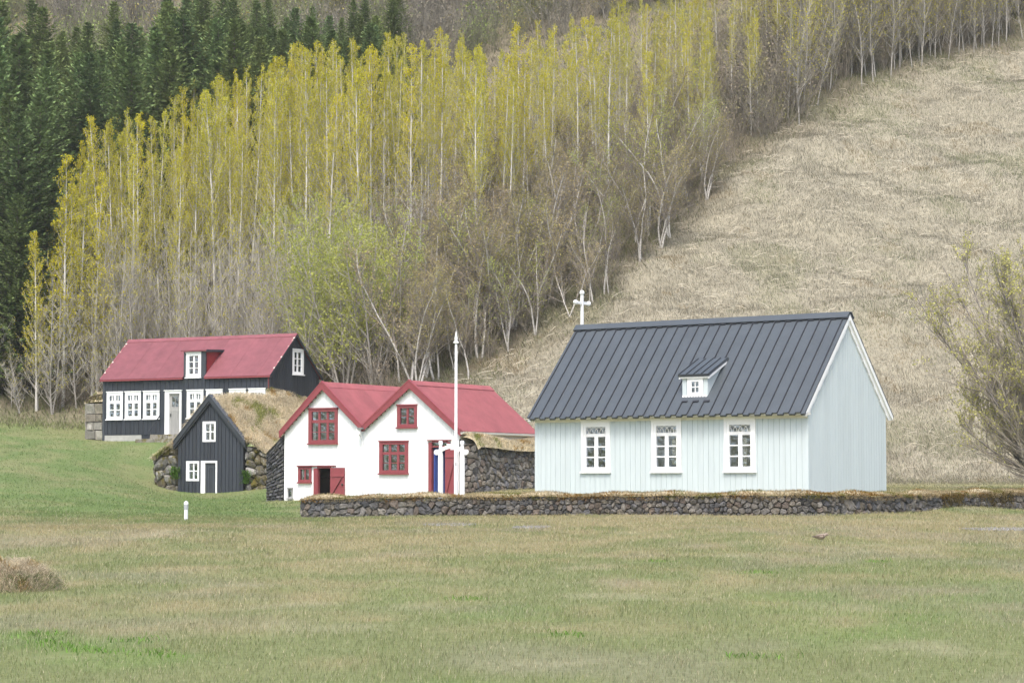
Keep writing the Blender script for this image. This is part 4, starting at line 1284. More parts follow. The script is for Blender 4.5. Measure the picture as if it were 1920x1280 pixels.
    MB().box(dx0 - .01, dx0 + .11, -.045, .05, 3.0, 4.26).build('dormer_casing', M['blacktrim'], dm); MB().box(dx1 - .25, dx1 + .01, -.045, .03, 3.0, 4.26).build('dormer_casing', M['blacktrim'], dm)
    window(dm, 4.98, 5.87, 3.05, 4.20, 5.16, 5.70, 3.2, 4.06, 2, rows_of(3.2, 4.06, 3, 2, .035), M['white'], mull=.09, name='dormer_window')
    dr = MB(); dr.hexa([(dx0 - .12, -.16, 4.27), (dx1 + .14, -.16, 4.27), (dx1 + .14, 1.26, 4.33), (dx0 - .12, 1.26, 4.33)], [(dx0 - .12, -.16, 4.33), (dx1 + .14, -.16, 4.33), (dx1 + .14, 1.26, 4.40), (dx0 - .12, 1.26, 4.40)])
    dr.build('dormer_roof', M['red_old'], dm)
    dv = MB(); dv.hexa([(dx1 + .141, -.16, 4.22), (dx1 + .16, -.16, 4.22), (dx1 + .16, 1.22, 4.28), (dx1 + .141, 1.22, 4.28)], [(dx1 + .141, -.16, 4.34), (dx1 + .16, -.16, 4.34), (dx1 + .16, 1.26, 4.40), (dx1 + .141, 1.26, 4.40)]); dv.build('dormer_barge_board', M['black'], dm)
    # handrail by the steps
    hr = MB(); hr.bar((3.70, -.22, 1.38), (2.95, -.30, .42), .03, .05); hr.bar((3.66, -.22, 1.36), (3.66, -.22, .35), .03, .03); hr.build('handrail', M['black'], t)
    # stone steps
    s = empty('stone_steps', t.location, -a)
    props(s, 'rough mossy stone steps up to the grey door of the long black house', 'steps')
    mb = MB()
    r_ = random.Random(5)
    for lev, (x0, x1, y0, z0, z1) in enumerate(((2.1, 5.2, -1.25, -.5, -.12), (2.6, 5.0, -.85, -.12, .12), (3.2, 4.9, -.50, .12, .33))):
        x = x0
        while x < x1 - .05:
            wv = min(r_.uniform(.3, .75), x1 - x)
            j = lambda: r_.uniform(-.025, .025)
            cf = r_.uniform(.7, 1.2); c = [v * cf for v in (.20, .19, .16)]
            mb.hexa([(x + .01, y0 + j(), z0), (x + wv - .01, y0 + j(), z0), (x + wv - .01, -.03, z0), (x + .01, -.03, z0)], [(x + .02, y0 + .03 + j(), z1 + j()), (x + wv - .02, y0 + .03 + j(), z1 + j()), (x + wv - .02, -.03, z1 + j()), (x + .02, -.03, z1 + j())], c)
            x += wv
    mb.build('steps', M['mossstone'], s)
    # cut-stone end wall with turf top
    w = empty('stone_wall', t.location, -a)
    props(w, 'squared grey stone end wall with a turf cap left of the long black house', 'stone wall')
    mb = MB()
    stonework(mb, 1.12, lambda s: -.2, lambda s: 1.92, lambda s, z, o: (-1.18 + s, .05 - o, z), .42, 51, palette=[(.27, .26, .23), (.32, .30, .27), (.22, .20, .16), (.36, .34, .30)], coursed=True, gap=.02, bulge=.03)
    stonework(mb, 1.2, lambda s: -.2, lambda s: 1.92, lambda s, z, o: (-1.18 - o, .05 + s, z), .42, 52, palette=[(.25, .24, .21)], coursed=True, gap=.02)
    mb.box(-1.1, -.08, .13, 3.8, -.3, 1.85, .2)
    mb.build('stones', M['stone'], w)
    turf_top('turf_cap', w, lambda u, v: (-1.24 + 1.2 * u, -.02 + 4 * v, 1.85 + .55 * math.sin(min(1, u * 1.25 + .12) * 1.57) * (1 if v > .03 else .25) - .02 * v), 8, 14, 53, 2600, .16, .02, 1.0, None, .1, .15)
    mbs = MB(); stonework(mbs, 1.10, lambda s: 1.93, lambda s: 2.02 + .34 * math.sin(min(1, s / 1.1 * 1.25 + .12) * 1.57), lambda s, z, o: (-1.17 + s, .03 - o, z), .2, 57, palette=[(.15, .12, .08), (.18, .15, .10)], bulge=.06)
    mbs.build('sod_face', M['mossstone'], w)
    # turf bank against the right gable
    b = empty('turf_bank', t.location, -a)
    props(b, 'bank of dry shaggy turf against the gable of the long black house', 'turf bank')
    def fb(u, v):
        y = -.25 + 4.8 * v
        ang = u * math.pi * .62
        h = (2.42 - .55 * v) * (1 if v > .02 else .96)
        return (L + .02 + 1.15 * (1 - math.cos(ang)) + .05 * math.sin(9 * v + 5 * u), y + .06 * math.sin(11 * u + 3 * v), h - (1.3 * (1 - math.cos(ang)) if u > 0 else 0) - .03 * math.sin(13 * v + 3 * u))
    turf_top('turf_sod', b, fb, 12, 22, 61, 5200, .24, .022, 1.1, (.5, -.4, -.5), .06, .06)
    fbk = lambda u, v: (L + .02 + (1.15 * (1 - math.cos(u * math.pi * .62))) , -.25 - .04 * math.sin(3 * v), -.2 + (2.38 - 1.3 * (1 - math.cos(u * math.pi * .62)) + .2) * v)
    turf_top('turf_face', b, fbk, 8, 8, 63, 900, .2, .02, 1.2, (0, -.6, -.6), .1, .1)


black_house()


# ================================================================== the small black turf house
def turf_house():
    a = -.44; W, ZB = 3.264, .96
    t = empty('turf_house', (-14.209, 97.0, ZB), a)
    props(t, 'small black gabled house with a shaggy dry turf roof and mossy stone sides', 'turf house')
    e, DP = .135, 6.2
    ze, zr = 2.27, 4.24
    hw = W / 2; k = (zr - ze) / (hw + e)
    top = lambda x: ze + k * (min(x, W - x) + e) - .03
    op = [(1.36, 1.86, 2.38, 3.12), (.50, 1.02, .72, 1.47), (1.30, 1.93, -.3, 1.48)]
    mb = MB(); strips(mb, 0, hw, top, op, .187, .020, -.03, 0, zb=-.3, seed=21, var=.16, wmin=.9); strips(mb, hw, W, top, op, .187, .020, -.03, 0, zb=-.3, seed=22, var=.16, wmin=.9)
    fw = mb.build('front_wall', M['black'], t)
    bb = MB(); strips(bb, 0, hw, top, op, 9, 0, .001, .08, zb=-.3); strips(bb, hw, W, top, op, 9, 0, .001, .08, zb=-.3); bb.build('wall_lining', M['black_gap'], fw)
    mb = MB(); mb.box(.1, W - .1, 1.5, 1.55, -.2, 2.15); mb.box(.95, W - .95, 1.5, 1.55, 2.151, 3.1); mb.box(.1, W - .1, .1, 1.5, -.2, .0); mb.build('interior', M['dark'], t)
    MB().box(1.38, 1.52, .09, .10, 2.4, 3.1, .35).build('curtain', M['bone'], t); MB().box(.52, .68, .09, .10, .74, 1.45, .45).build('curtain', M['bone'], t)
    window(t, 1.24, 1.89, 2.33, 3.19, 1.40, 1.81, 2.42, 3.09, 2, rows_of(2.42, 3.09, 2, 2, .045), M['white'], mull=.06, sill=False, head=False)
    window(t, .43, 1.08, .68, 1.52, .58, 1.0, .77, 1.43, 2, rows_of(.77, 1.43, 2, 2, .045), M['white'], mull=.06, sill=False, head=False)
    fr = MB(); fr.box(1.17, 1.37, -.05, .08, -.15, 1.53); fr.box(1.905, 1.98, -.05, .08, -.15, 1.53); fr.box(1.371, 1.904, -.05, .08, 1.44, 1.53); fr.build('door_frame', M['white'], t)
    d = MB(); d.box(1.37, 1.905, .02, .05, -.12, 1.44, .75); d.box(1.40, 1.45, .005, .019, -.1, 1.42, 1.1); d.box(1.50, 1.56, .005, .019, .1, 1.30, 1.1); d.box(1.74, 1.80, .005, .019, .1, 1.30, 1.1); d.box(1.56, 1.74, .005, .019, 1.24, 1.30, 1.1); d.box(1.84, 1.89, .005, .019, -.1, 1.42, 1.1)
    dd = d.build('door', M['blacktrim'], t)
    h = MB(); h.tube([(1.43, 0, .62), (1.43, -.03, .62)], .018, 8); h.build('handle', M['iron'], dd)
    for xa, za, xb, zb_ in ((-e - .02, ze - .04, hw, zr), (W + e + .02, ze - .04, hw, zr)):
        b = MB(); b.prism([(xa, za - .12), (xb, zb_ - .17), (xb, zb_ + .06), (xa, za + .10)], -.17, -.13, .8)
        b.prism([(xa, za + .101), (xb, zb_ + .061), (xb, zb_ + .10), (xa, za + .14)], -.20, .10, 1.5)
        b.prism([(xa, za - .22), (xb, zb_ - .27), (xb, zb_ - .171), (xa, za - .121)], -.129, -.031, .6)
        b.build('barge_board', M['blacktrim'], t)
    # mossy boulder sides
    PAL = [(.15, .145, .13), (.20, .195, .18), (.13, .12, .10), (.11, .095, .06), (.23, .225, .21)]
    l = MB()
    stonework(l, 1.18, lambda s: -.2, lambda s: 1.60 + .60 * math.sin(min(1, s / .9) * 1.57), lambda s, z, o: (-1.22 + s + .05 * math.sin(z * 3), .10 - o + .10 * max(0, .4 - s), z), .46, 71, palette=PAL, bulge=.13, gap=.03)
    stonework(l, 5.0, lambda s: -.2 + .3 * s, lambda s: 1.65 + .1 * s, lambda s, z, o: (-1.24 - o + .05 * math.sin(z * 3), .12 + s, z), .46, 72, palette=PAL, bulge=.12)
    l.box(-1.15, -.06, .19, DP, -.3, 1.55, .05)
    l.build('stone_side', M['mossstone'], t)
    r = MB()
    stonework(r, 1.12, lambda s: -.2, lambda s: 2.15 - .42 * (s / 1.12) ** 1.5, lambda s, z, o: (W + .03 + s, .10 - o, z), .42, 73, palette=PAL, bulge=.13, gap=.03)
    r.box(W + .03, W + 1.1, .19, DP, -.3, 1.6, .05)
    r.build('stone_side', M['mossstone'], t)
    # turf roof flowing over the stone sides
    def prof(x, y):
        d = abs(x - hw)
        lim = hw + .16
        z = zr + .14 - k * d if d < lim else zr + .14 - k * lim - (.62 if x > hw else .58) * (d - lim) + (0.06 if x > hw else -.02)
        ridge = .10 * math.exp(-(d / .25) ** 2)
        z += .05 * math.sin(1.7 * y + 2 * x) + .10 * (vnoise(x * 1.6, y * 1.6, 5) - .5) * 1.0 - ridge * .6
        z += .030 * y * (1 if d < 1.5 else .6)
        return z - (.12 if y < .03 else 0)
    f = lambda u, v: (-1.30 + u * (W + 2.62), -.02 + v * (DP + .1), float(prof(-1.30 + u * (W + 2.62), -.02 + v * (DP + .1))))
    V = [f(i / 60, j / 60) for j in range(61) for i in range(61)]
    Fc = [(j * 61 + i, j * 61 + i + 1, (j + 1) * 61 + i + 1, (j + 1) * 61 + i) for j in range(60) for i in range(60)]
    ro = npmesh('turf_roof', np.array(V), [np.array(Fc)], np.ones(len(V)), M['turf'], t, smooth=True)
    n = 30000
    P = np.array([f(p, q) for p, q in zip(rng.random(n), rng.random(n))])
    fl = np.stack([np.sign(P[:, 0] - hw) * .9 + .3 * (fbm(P[:, 0], P[:, 1], 9) - .5), -.35 + 1.2 * (fbm(P[:, 0] * .9, P[:, 1] * .9, 19) - .5), np.full(n, -.85)], -1)
    v, q, tt, c = turf_blades(P, 91, .30, .017, 1.15, fl, .10, .04)
    b = build_blades('turf_grass', [(v, q, tt, c)], M['grass'], ro); b['kind'] = 'stuff'
    # fringe over the stones at the front edge
    n = 2200
    xs = np.concatenate([rng.uniform(-1.3, -.12, n // 2), rng.uniform(W + .1, W + 1.3, n // 2)])
    P = np.stack([xs, rng.uniform(-.08, .12, n), np.array([float(prof(x, .1)) for x in xs]) - rng.uniform(0, .10, n)], -1)
    b = build_blades('turf_fringe', [turf_blades(P, 93, .22, .018, 1.3, (0, -.8, -.6), .2, .1)], M['grass'], ro); b['kind'] = 'stuff'
    # small fern and grass clumps growing at the wall
    for nm, x, z0, hh, lab in (('fern', 3.42, .55, .5, 'green fern growing from the mossy stones right of the turf house door'), ('grass_clump', -.10, .75, .45, 'long green grass clump in the mossy stones left of the small turf house')):
        n = 220
        P = np.stack([rng.normal(x, .12, n), rng.normal(-.06, .04, n), rng.uniform(z0, z0 + hh, n)], -1)
        o = build_blades(nm, [blades(P, .22, .03, np.array((.085, .165, .03)) * rng.uniform(.6, 1.5, (n, 1)), 1.1, (0, -.5, .1))], M['grass'])
        place(t, o); props(o, lab, 'plant')


turf_house()


# ================================================================== churchyard wall, gate, flagpole, bollard
WALL = [(565, 71.6, 937), (700, 69.6, 933), (1000, 66.6, 931), (1300, 64.1, 929), (1480, 63.0, 928), (1560, 63.6, 928.5), (1640, 65.2, 930), (1780, 69.0, 927.5), (1930, 73.6, 922.5), (2080, 78.5, 918)]
WP = [(*at(px, D), 1.6 + (HOR - y) / F_PX * D) for px, D, y in WALL]
_seg = [math.dist(WP[i][:2], WP[i + 1][:2]) for i in range(len(WP) - 1)]
_cum = np.concatenate([[0], np.cumsum(_seg)])


def wall_at(s):
    x = np.interp(s, _cum, [p[0] for p in WP]); y = np.interp(s, _cum, [p[1] for p in WP]); z = np.interp(s, _cum, [p[2] for p in WP])
    x2 = np.interp(s + .6, _cum, [p[0] for p in WP]); y2 = np.interp(s + .6, _cum, [p[1] for p in WP])
    x1 = np.interp(s - .6, _cum, [p[0] for p in WP]); y1 = np.interp(s - .6, _cum, [p[1] for p in WP])
    d = math.hypot(x2 - x1, y2 - y1)
    return float(x), float(y), float(z), ((y2 - y1) / d, -(x2 - x1) / d)      # normal towards the camera


def churchyard_wall():
    t = empty('churchyard_wall', (0, 0, 0))
    props(t, 'low dark lava stone wall with a grassy top running in front of the church', 'stone wall')
    Lw = float(_cum[-1])
    mb = MB()
    def fm(s, z, o):
        x, y, _, n = wall_at(s)
        return (x + n[0] * o, y + n[1] * o, z)
    gz = lambda s: float(H(*wall_at(s)[:2])) - .10
    ns = int(Lw / 6)
    for i in range(ns):
        a = Lw * i / ns; wv = Lw / ns
        stonework(mb, wv, lambda s, a=a: gz(a + s), lambda s, a=a: wall_at(a + s)[2] + .02 * math.sin(3 * (a + s)), lambda s, z, o, a=a: fm(a + s, z, o), .17 if i % 3 else .23, 200 + i, bulge=.045, gap=.022)
    # left end face
    x0, y0, z0, n0 = wall_at(0)
    tx, ty = -n0[1], n0[0]
    stonework(mb, .9, lambda s: gz(0), lambda s: z0, lambda s, z, o: (x0 - n0[0] * (.9 - s) + (-tx) * (o) * -1 * -1, y0 - n0[1] * (.9 - s) - ty * o, z), .25, 260)
    mb.build('stones', M['stone'], t)
    # turf: rounded cap
    def cap(u, v):
        s = v * Lw
        x, y, z, n = wall_at(s)
        off = .05 - 1.0 * u
        hump = .12 * math.sin(math.pi * min(1, max(0, u * .9 + .06))) * (1 + .5 * math.sin(2.3 * s) * math.sin(.7 * s + 1))
        return (x + n[0] * off, y + n[1] * off, z - .02 + hump)
    nv = int(Lw / .25)
    V = [cap(i / 7, j / nv) for j in range(nv + 1) for i in range(8)]
    Fc = [(j * 8 + i, (j + 1) * 8 + i, (j + 1) * 8 + i + 1, j * 8 + i + 1) for j in range(nv) for i in range(7)]
    c = npmesh('turf_cap', np.array(V), [np.array(Fc)], np.ones(len(V)), M['turf'], t, smooth=True)
    n = 26000
    P = np.array([cap(p * p, q) for p, q in zip(rng.random(n), rng.random(n))])
    bl = turf_blades(P, 95, .11, .011, 1.25, (0, -.7, -.35), .25, .22)
    bl = (*bl[:3], bl[3] * np.array((.66, .62, .52)))
    m0 = 9000           # fringe hanging over the stones
    s0 = Lw * rng.random(m0); w0 = .5 + fbm(s0 * 1.3, s0 * 0 + 3, 46, 3)
    P0 = np.array([fm(s_, wall_at(s_)[2] + .03 - .13 * q_ * w_, .06) for s_, q_, w_ in zip(s0, rng.random(m0) ** 1.3, w0)])
    bl0 = turf_blades(P0, 97, .09, .012, 1.5, (0, -.5, -1.2), .2, .3)
    bl0 = (*bl0[:3], bl0[3] * np.array((.62, .56, .44)))
    # mossy hanging growth on the right-hand stretch
    m = 5000
    ss = Lw * (.66 + .34 * rng.random(m)); zz = rng.random(m) ** 1.6
    keep = sstep(.36, .66, fbm(ss * 1.1, ss * 0 + 1, 44, 3)) * (1 - .6 * zz) > rng.random(m)
    ss, zz = ss[keep], zz[keep]
    P2 = np.array([fm(s, wall_at(s)[2] - .42 * z, .05) for s, z in zip(ss, zz)])
    col = np.array((.145, .112, .042)) * rng.uniform(.5, 1.3, (len(P2), 1))
    bl2 = blades(P2, .16, .02, col, 1.6, (0, -.25, -1.6), .4)
    b = build_blades('turf_grass', [bl, bl0, bl2], M['grass'], c); b['kind'] = 'stuff'


churchyard_wall()


def gate_and_pole():
    x, D = at(846.5, 70.0)
    z0 = float(H(x, D)) - .1
    t = empty('lych_gate', (x, D, z0), -.25)
    props(t, 'white wooden gateway of two posts under an arched beam behind the stone wall', 'gate')
    zt = 2.86 - z0
    for sx in (-.345, .345):
        p = MB()
        p.tube([(sx, 0, 0), (sx, 0, zt - .52), (sx, 0, zt - .36), (sx, 0, zt - .13)], [.082, .082, .068, .050], 8)
        p.tube([(sx, 0, zt - .13), (sx, 0, zt - .10), (sx, 0, zt - .03), (sx, 0, zt)], [.056, .066, .066, .045], 10)
        p.build('post', M['white'], t, smooth=False)
    zb = 2.53 - z0
    pts_t, pts_b = [], []
    for i in range(17):
        f = -1 + i / 8
        xx = f * .44
        zz = zb + .17 * math.cos(min(1, abs(f) * 1.05) * math.pi / 2) - .02
        pts_t.append((xx, zz + .055)); pts_b.append((xx, zz - .055))
    b = MB(); b.prism(pts_b + pts_t[::-1], -.055, .055)
    for sx in (-.46, .46): b.tube([(sx, -.056, zb - .02), (sx, .056, zb - .02)], .085, 14)
    b.box(-.14, .12, -.06, .06, zb + .20, zb + .235)
    b.build('arched_beam', M['white'], t)
    xp, Dp = at(855, 70.9)
    z1 = float(H(xp, Dp)) - .1
    f = empty('flagpole', (xp, Dp, z1))
    props(f, 'tall slim white flagpole with a pointed finial in front of the white house', 'flagpole')
    top = 6.3 - z1
    m = MB(); m.tube([(0, 0, 0), (0, 0, 1.95), (0, 0, 2.0), (0, 0, top - .4)], [.060, .057, .048, .036], 12, caps=True); m.build('pole', M['white'], f, smooth=True)
    m = MB(); zf = top - .40
    m.tube([(0, 0, zf), (0, 0, zf + .02), (0, 0, zf + .06), (0, 0, zf + .08), (0, 0, zf + .17), (0, 0, zf + .40)], [.05, .085, .085, .045, .050, .006], 12); m.build('finial', M['white'], f)
    m = MB(); m.box(-.012, .012, -.10, -.045, 1.45, 1.56); m.build('cleat', M['iron'], f)


gate_and_pole()


def bollard():
    x, D = at(350.5, 65.0)
    z = float(H(x, D)) - .03
    t = empty('bollard_light', (x, D, z))
    props(t, 'short white bollard lamp with grey band and domed top on the lawn', 'bollard lamp')
    h = 1.6 - (938.5 - HOR) / F_PX * 65 - z
    s = h / .57
    m = MB(); m.tube([(0, 0, -.1), (0, 0, .335 * s)], .055, 16); m.build('post', M['lamp_white'], t, smooth=False)
    m = MB(); m.tube([(0, 0, .335 * s), (0, 0, .34 * s), (0, 0, .485 * s)], [.058, .066, .066], 16); m.build('diffuser', M['lamp_grey'], t)
    m = MB(); m.tube([(0, 0, .485 * s)] + [(0, 0, .485 * s + .085 * s * math.sin(q * math.pi / 12)) for q in range(1, 7)], [.067] + [.067 * math.cos(q * math.pi / 12) + .001 for q in range(1, 7)], 16); m.build('dome', M['white'], t, smooth=True)


bollard()


def bird():
    x, D = at(1537, 46.0)
    z = float(H(x, D))
    # body: one continuous surface, tail to the left, head to the right
    prof = [(-.17, .085, .006, .008), (-.13, .085, .014, .012), (-.09, .082, .030, .028), (-.04, .078, .046, .045), (.02, .080, .052, .052), (.06, .094, .043, .044), (.085, .112, .031, .031), (.105, .121, .028, .028), (.125, .120, .019, .020), (.140, .116, .006, .006), (.165, .110, .002, .002)]
    n = 12; V, C = [], []
    for px_, pz, ry, rz in prof:
        for k in range(n):
            a = 2 * math.pi * k / n
            V.append((px_, ry * math.cos(a), pz + rz * math.sin(a)))
            b = .10 if px_ < -.1 else .20
            C.append((b * 1.25, b, b * .8) if math.sin(a) > -.3 else (.26, .21, .16))
    Fq = [(i * n + k, i * n + (k + 1) % n, (i + 1) * n + (k + 1) % n, (i + 1) * n + k) for i in range(len(prof) - 1) for k in range(n)]
    o = npmesh('bird', np.array(V), [np.array(Fq)], np.array(C), M['feather'], smooth=True)
    o.location = (x, D, z); o.rotation_euler = (0, 0, .25); o.scale = (1.15,) * 3
    props(o, 'small brown bird on the tan lawn in front of the church', 'bird')
    m = MB()
    for s in (-1, 1):
        m.hexa([(-.12, s * .040, .085), (.04, s * .054, .062), (.04, s * .058, .066), (-.12, s * .043, .089)], [(-.13, s * .020, .10), (.045, s * .040, .118), (.045, s * .044, .120), (-.13, s * .024, .103)], (.10, .075, .055))
    m.build('wing', M['feather'], o)
    m = MB()
    for s in (-.018, .018): m.tube([(.0, s, .04), (.005, s, -.02)], .004, 5, .3)
    m.build('leg', M['feather'], o)


bird()


def hummock():
    cx, cy = at(30, 30.0)
    z = float(H(cx, cy))
    t = empty('grass_hummock', (cx, cy, z))
    props(t, 'shaggy hummock of bleached dead grass at the edge of the near lawn', 'hummock')
    def fn(u, v):
        a = 2 * math.pi * u; r = v
        k = 1 + .18 * math.sin(3 * a + 1) + .1 * math.sin(5 * a)
        return (.60 * r * k * math.cos(a) - .08, .55 * r * k * math.sin(a), .36 * (1 - r * r) ** .7 * (1 + .2 * math.sin(2 * a)) - .03 if r < 1 else -.05)
    V = [fn(i / 24, max(.001, j / 10)) for j in range(11) for i in range(24)]
    Fc = [(j * 24 + i, j * 24 + (i + 1) % 24, (j + 1) * 24 + (i + 1) % 24, (j + 1) * 24 + i) for j in range(10) for i in range(24)]
    o = npmesh('mound', np.array(V), [np.array(Fc)], np.full(len(V), .7), M['turf'], t, smooth=True)
    t.scale = (.95, .9, 1.0)
    n = 7500
    uu, vv = rng.random(n), np.sqrt(rng.random(n)) * 1.02
    P = np.array([fn(a, min(b, .999)) for a, b in zip(uu, vv)])
    rad = P * np.array((1, 1, 0)); rad /= np.linalg.norm(rad, axis=1, keepdims=True) + 1e-6
    fl = rad * .9 + np.array((.25, -.3, -.5))
    cl = fbm(P[:, 0] * 5, P[:, 1] * 5 + P[:, 2] * 5, 3, 3)
    c = np.where((cl > .70)[:, None], np.array((.40, .29, .14)), np.array((.56, .49, .36))) * rng.uniform(.5, 1.3, (n, 1))
    gr = (rng.random(n) < .22) & (P[:, 2] < .2); c[gr] = np.array((.11, .19, .045)) * rng.uniform(.6, 1.4, (gr.sum(), 1))
    b = build_blades('hummock_grass', [blades(P, .17, .006, c, 1.5, fl, .8)], M['grass'], o); b['kind'] = 'stuff'


hummock()


# ================================================================== trees
class Tree:
    def __init__(s, seed):
        s.r = random.Random(seed); s.wood, s.twig, s.leaf, s.spray = [], [], [], []

    def branch(s, p, d, L, n, up=0.0, wob=.1):
        """polyline from p along d, bending up; returns points"""
        r = s.r
        p = np.array(p, float); d = np.array(d, float); d /= np.linalg.norm(d)
        pts = [p]
        for i in range(n):
            d = d + np.array((r.gauss(0, wob), r.gauss(0, wob), r.gauss(0, wob) + up)); d /= np.linalg.norm(d)
            p = p + d * (L / n); pts.append(p)
        return pts


def on(pts, t):
    f = t * (len(pts) - 1); i = min(int(f), len(pts) - 2)
    q = pts[i] * (1 - (f - i)) + pts[i + 1] * (f - i)
    d = pts[i + 1] - pts[i]
    return q, d / np.linalg.norm(d)


def tubes(lines):
    V, Q, o = [], [], 0
    for pts, r0, r1, n in lines:
        pts = np.asarray(pts); m = len(pts)
        d = np.gradient(pts, axis=0); d /= np.linalg.norm(d, axis=1, keepdims=True) + 1e-9
        ref = np.where(np.abs(d[:, 2:3]) < .9, np.array([[0, 0, 1.0]]), np.array([[1.0, 0, 0]]))
        a = np.cross(d, ref); a /= np.linalg.norm(a, axis=1, keepdims=True) + 1e-9; b = np.cross(d, a)
        rr = np.linspace(r0, r1, m)[:, None, None]
        th = 2 * np.pi * np.arange(n) / n
        ring = pts[:, None] + rr * (a[:, None] * np.cos(th)[None, :, None] + b[:, None] * np.sin(th)[None, :, None])
        V.append(ring.reshape(-1, 3))
        i = np.arange(m - 1)[:, None] * n; k = np.arange(n)[None]
        Q.append(np.stack([i + k, i + (k + 1) % n, i + n + (k + 1) % n, i + n + k], -1).reshape(-1, 4) + o)
        o += m * n
    return np.concatenate(V), np.concatenate(Q)


def leaf_quads(P, size, g, asp=.62):
    P = np.asarray(P); n = len(P)
    a = g.normal(size=(n, 3)); a /= np.linalg.norm(a, axis=1, keepdims=True)
    b = np.cross(a, g.normal(size=(n, 3))); b /= np.linalg.norm(b, axis=1, keepdims=True)
    s = (np.broadcast_to(size, n) * g.uniform(.65, 1.35, n))[:, None] / 2
    V = np.stack([P - a * s, P + b * s * asp, P + a * s, P - b * s * asp], 1).reshape(-1, 3)
    return V, np.arange(n * 4).reshape(-1, 4), np.repeat(g.uniform(.72, 1.3, n), 4)


def tree_meshes(name, T, wood_mat, twig_mat, leaf_mat, leaf_size, seed, asp=.62):
    g = np.random.default_rng(seed)
    V, Q = tubes(T.wood)
    trunk = npdata(name + '_trunk', V, [Q], np.ones(len(V)), wood_mat, smooth=True)
    Vs, Qs, Cs, mi, o = [], [], [], [], 0
    mats = []
    if T.twig:
        v, q = tubes(T.twig); Vs.append(v); Qs.append(q); Cs.append(np.ones(len(v))); mi.append(np.full(len(q), len(mats))); mats.append(twig_mat); o += len(v)
    if T.leaf:
        v, q, c = leaf_quads(T.leaf, leaf_size, g, asp); Vs.append(v); Qs.append(q + o); Cs.append(c); mi.append(np.full(len(q), len(mats))); mats.append(leaf_mat); o += len(v)
    if T.spray:
        v, q, c = T.spray; Vs.append(v); Qs.append(q + o); Cs.append(c); mi.append(np.full(len(q), len(mats))); mats.append(leaf_mat); o += len(v)
    crown = npdata(name + '_crown', np.concatenate(Vs), [np.concatenate(Qs)], np.concatenate(Cs), mats, midx=np.concatenate(mi))
    return trunk, crown


UP = np.array((0, 0, 1.0))


def outd(az, ang):      # direction at ang from the vertical
    return np.array((math.cos(az) * math.sin(ang), math.sin(az) * math.sin(ang), math.cos(ang)))


def poplar(seed, h=15.0, bare=.32, dense=1.0):
    T = Tree(seed); r = T.r
    tr = T.branch((0, 0, -.4), (r.gauss(0, .02), r.gauss(0, .02), 1), h + .4, 12, .05, .012)
    T.wood.append((tr, .108, .014, 7))
    n = 86
    for i in range(n):
        t = .10 + .885 * (i + r.random()) / n
        p, d = on(tr, t)
        L = (2.7 * (1 - t) ** .65 + .32) * r.uniform(.55, 1.25)
        if t < bare: L *= .75
        ang = math.radians(r.uniform(30, 58)) * (1 - .35 * t)
        b = T.branch(p, outd(r.uniform(0, 6.283), ang), L, 5, .10, .07)
        T.twig.append((b, .030 * (1 - t) + .010, .006, 3))
        lf = float(sstep(bare - .06, bare + .14, t)) * dense
        for k in range(5):
            q, dq = on(b, r.uniform(.25, 1.0))
            s = T.branch(q, dq + np.array((r.gauss(0, .5), r.gauss(0, .5), .25)), L * r.uniform(.18, .4), 2, .15, .1)
            T.twig.append((s, .009, .005, 3))
            for _ in range(int(11 * lf + r.random())):
                q2, _d = on(s, r.uniform(.2, 1)); T.leaf.append(q2 + np.array((r.gauss(0, .07), r.gauss(0, .07), r.gauss(0, .07))))
        for _ in range(int(15 * L * lf)):
            q2, _d = on(b, r.uniform(.25, 1)); T.leaf.append(q2 + np.array((r.gauss(0, .08), r.gauss(0, .08), r.gauss(0, .08))))
    return T


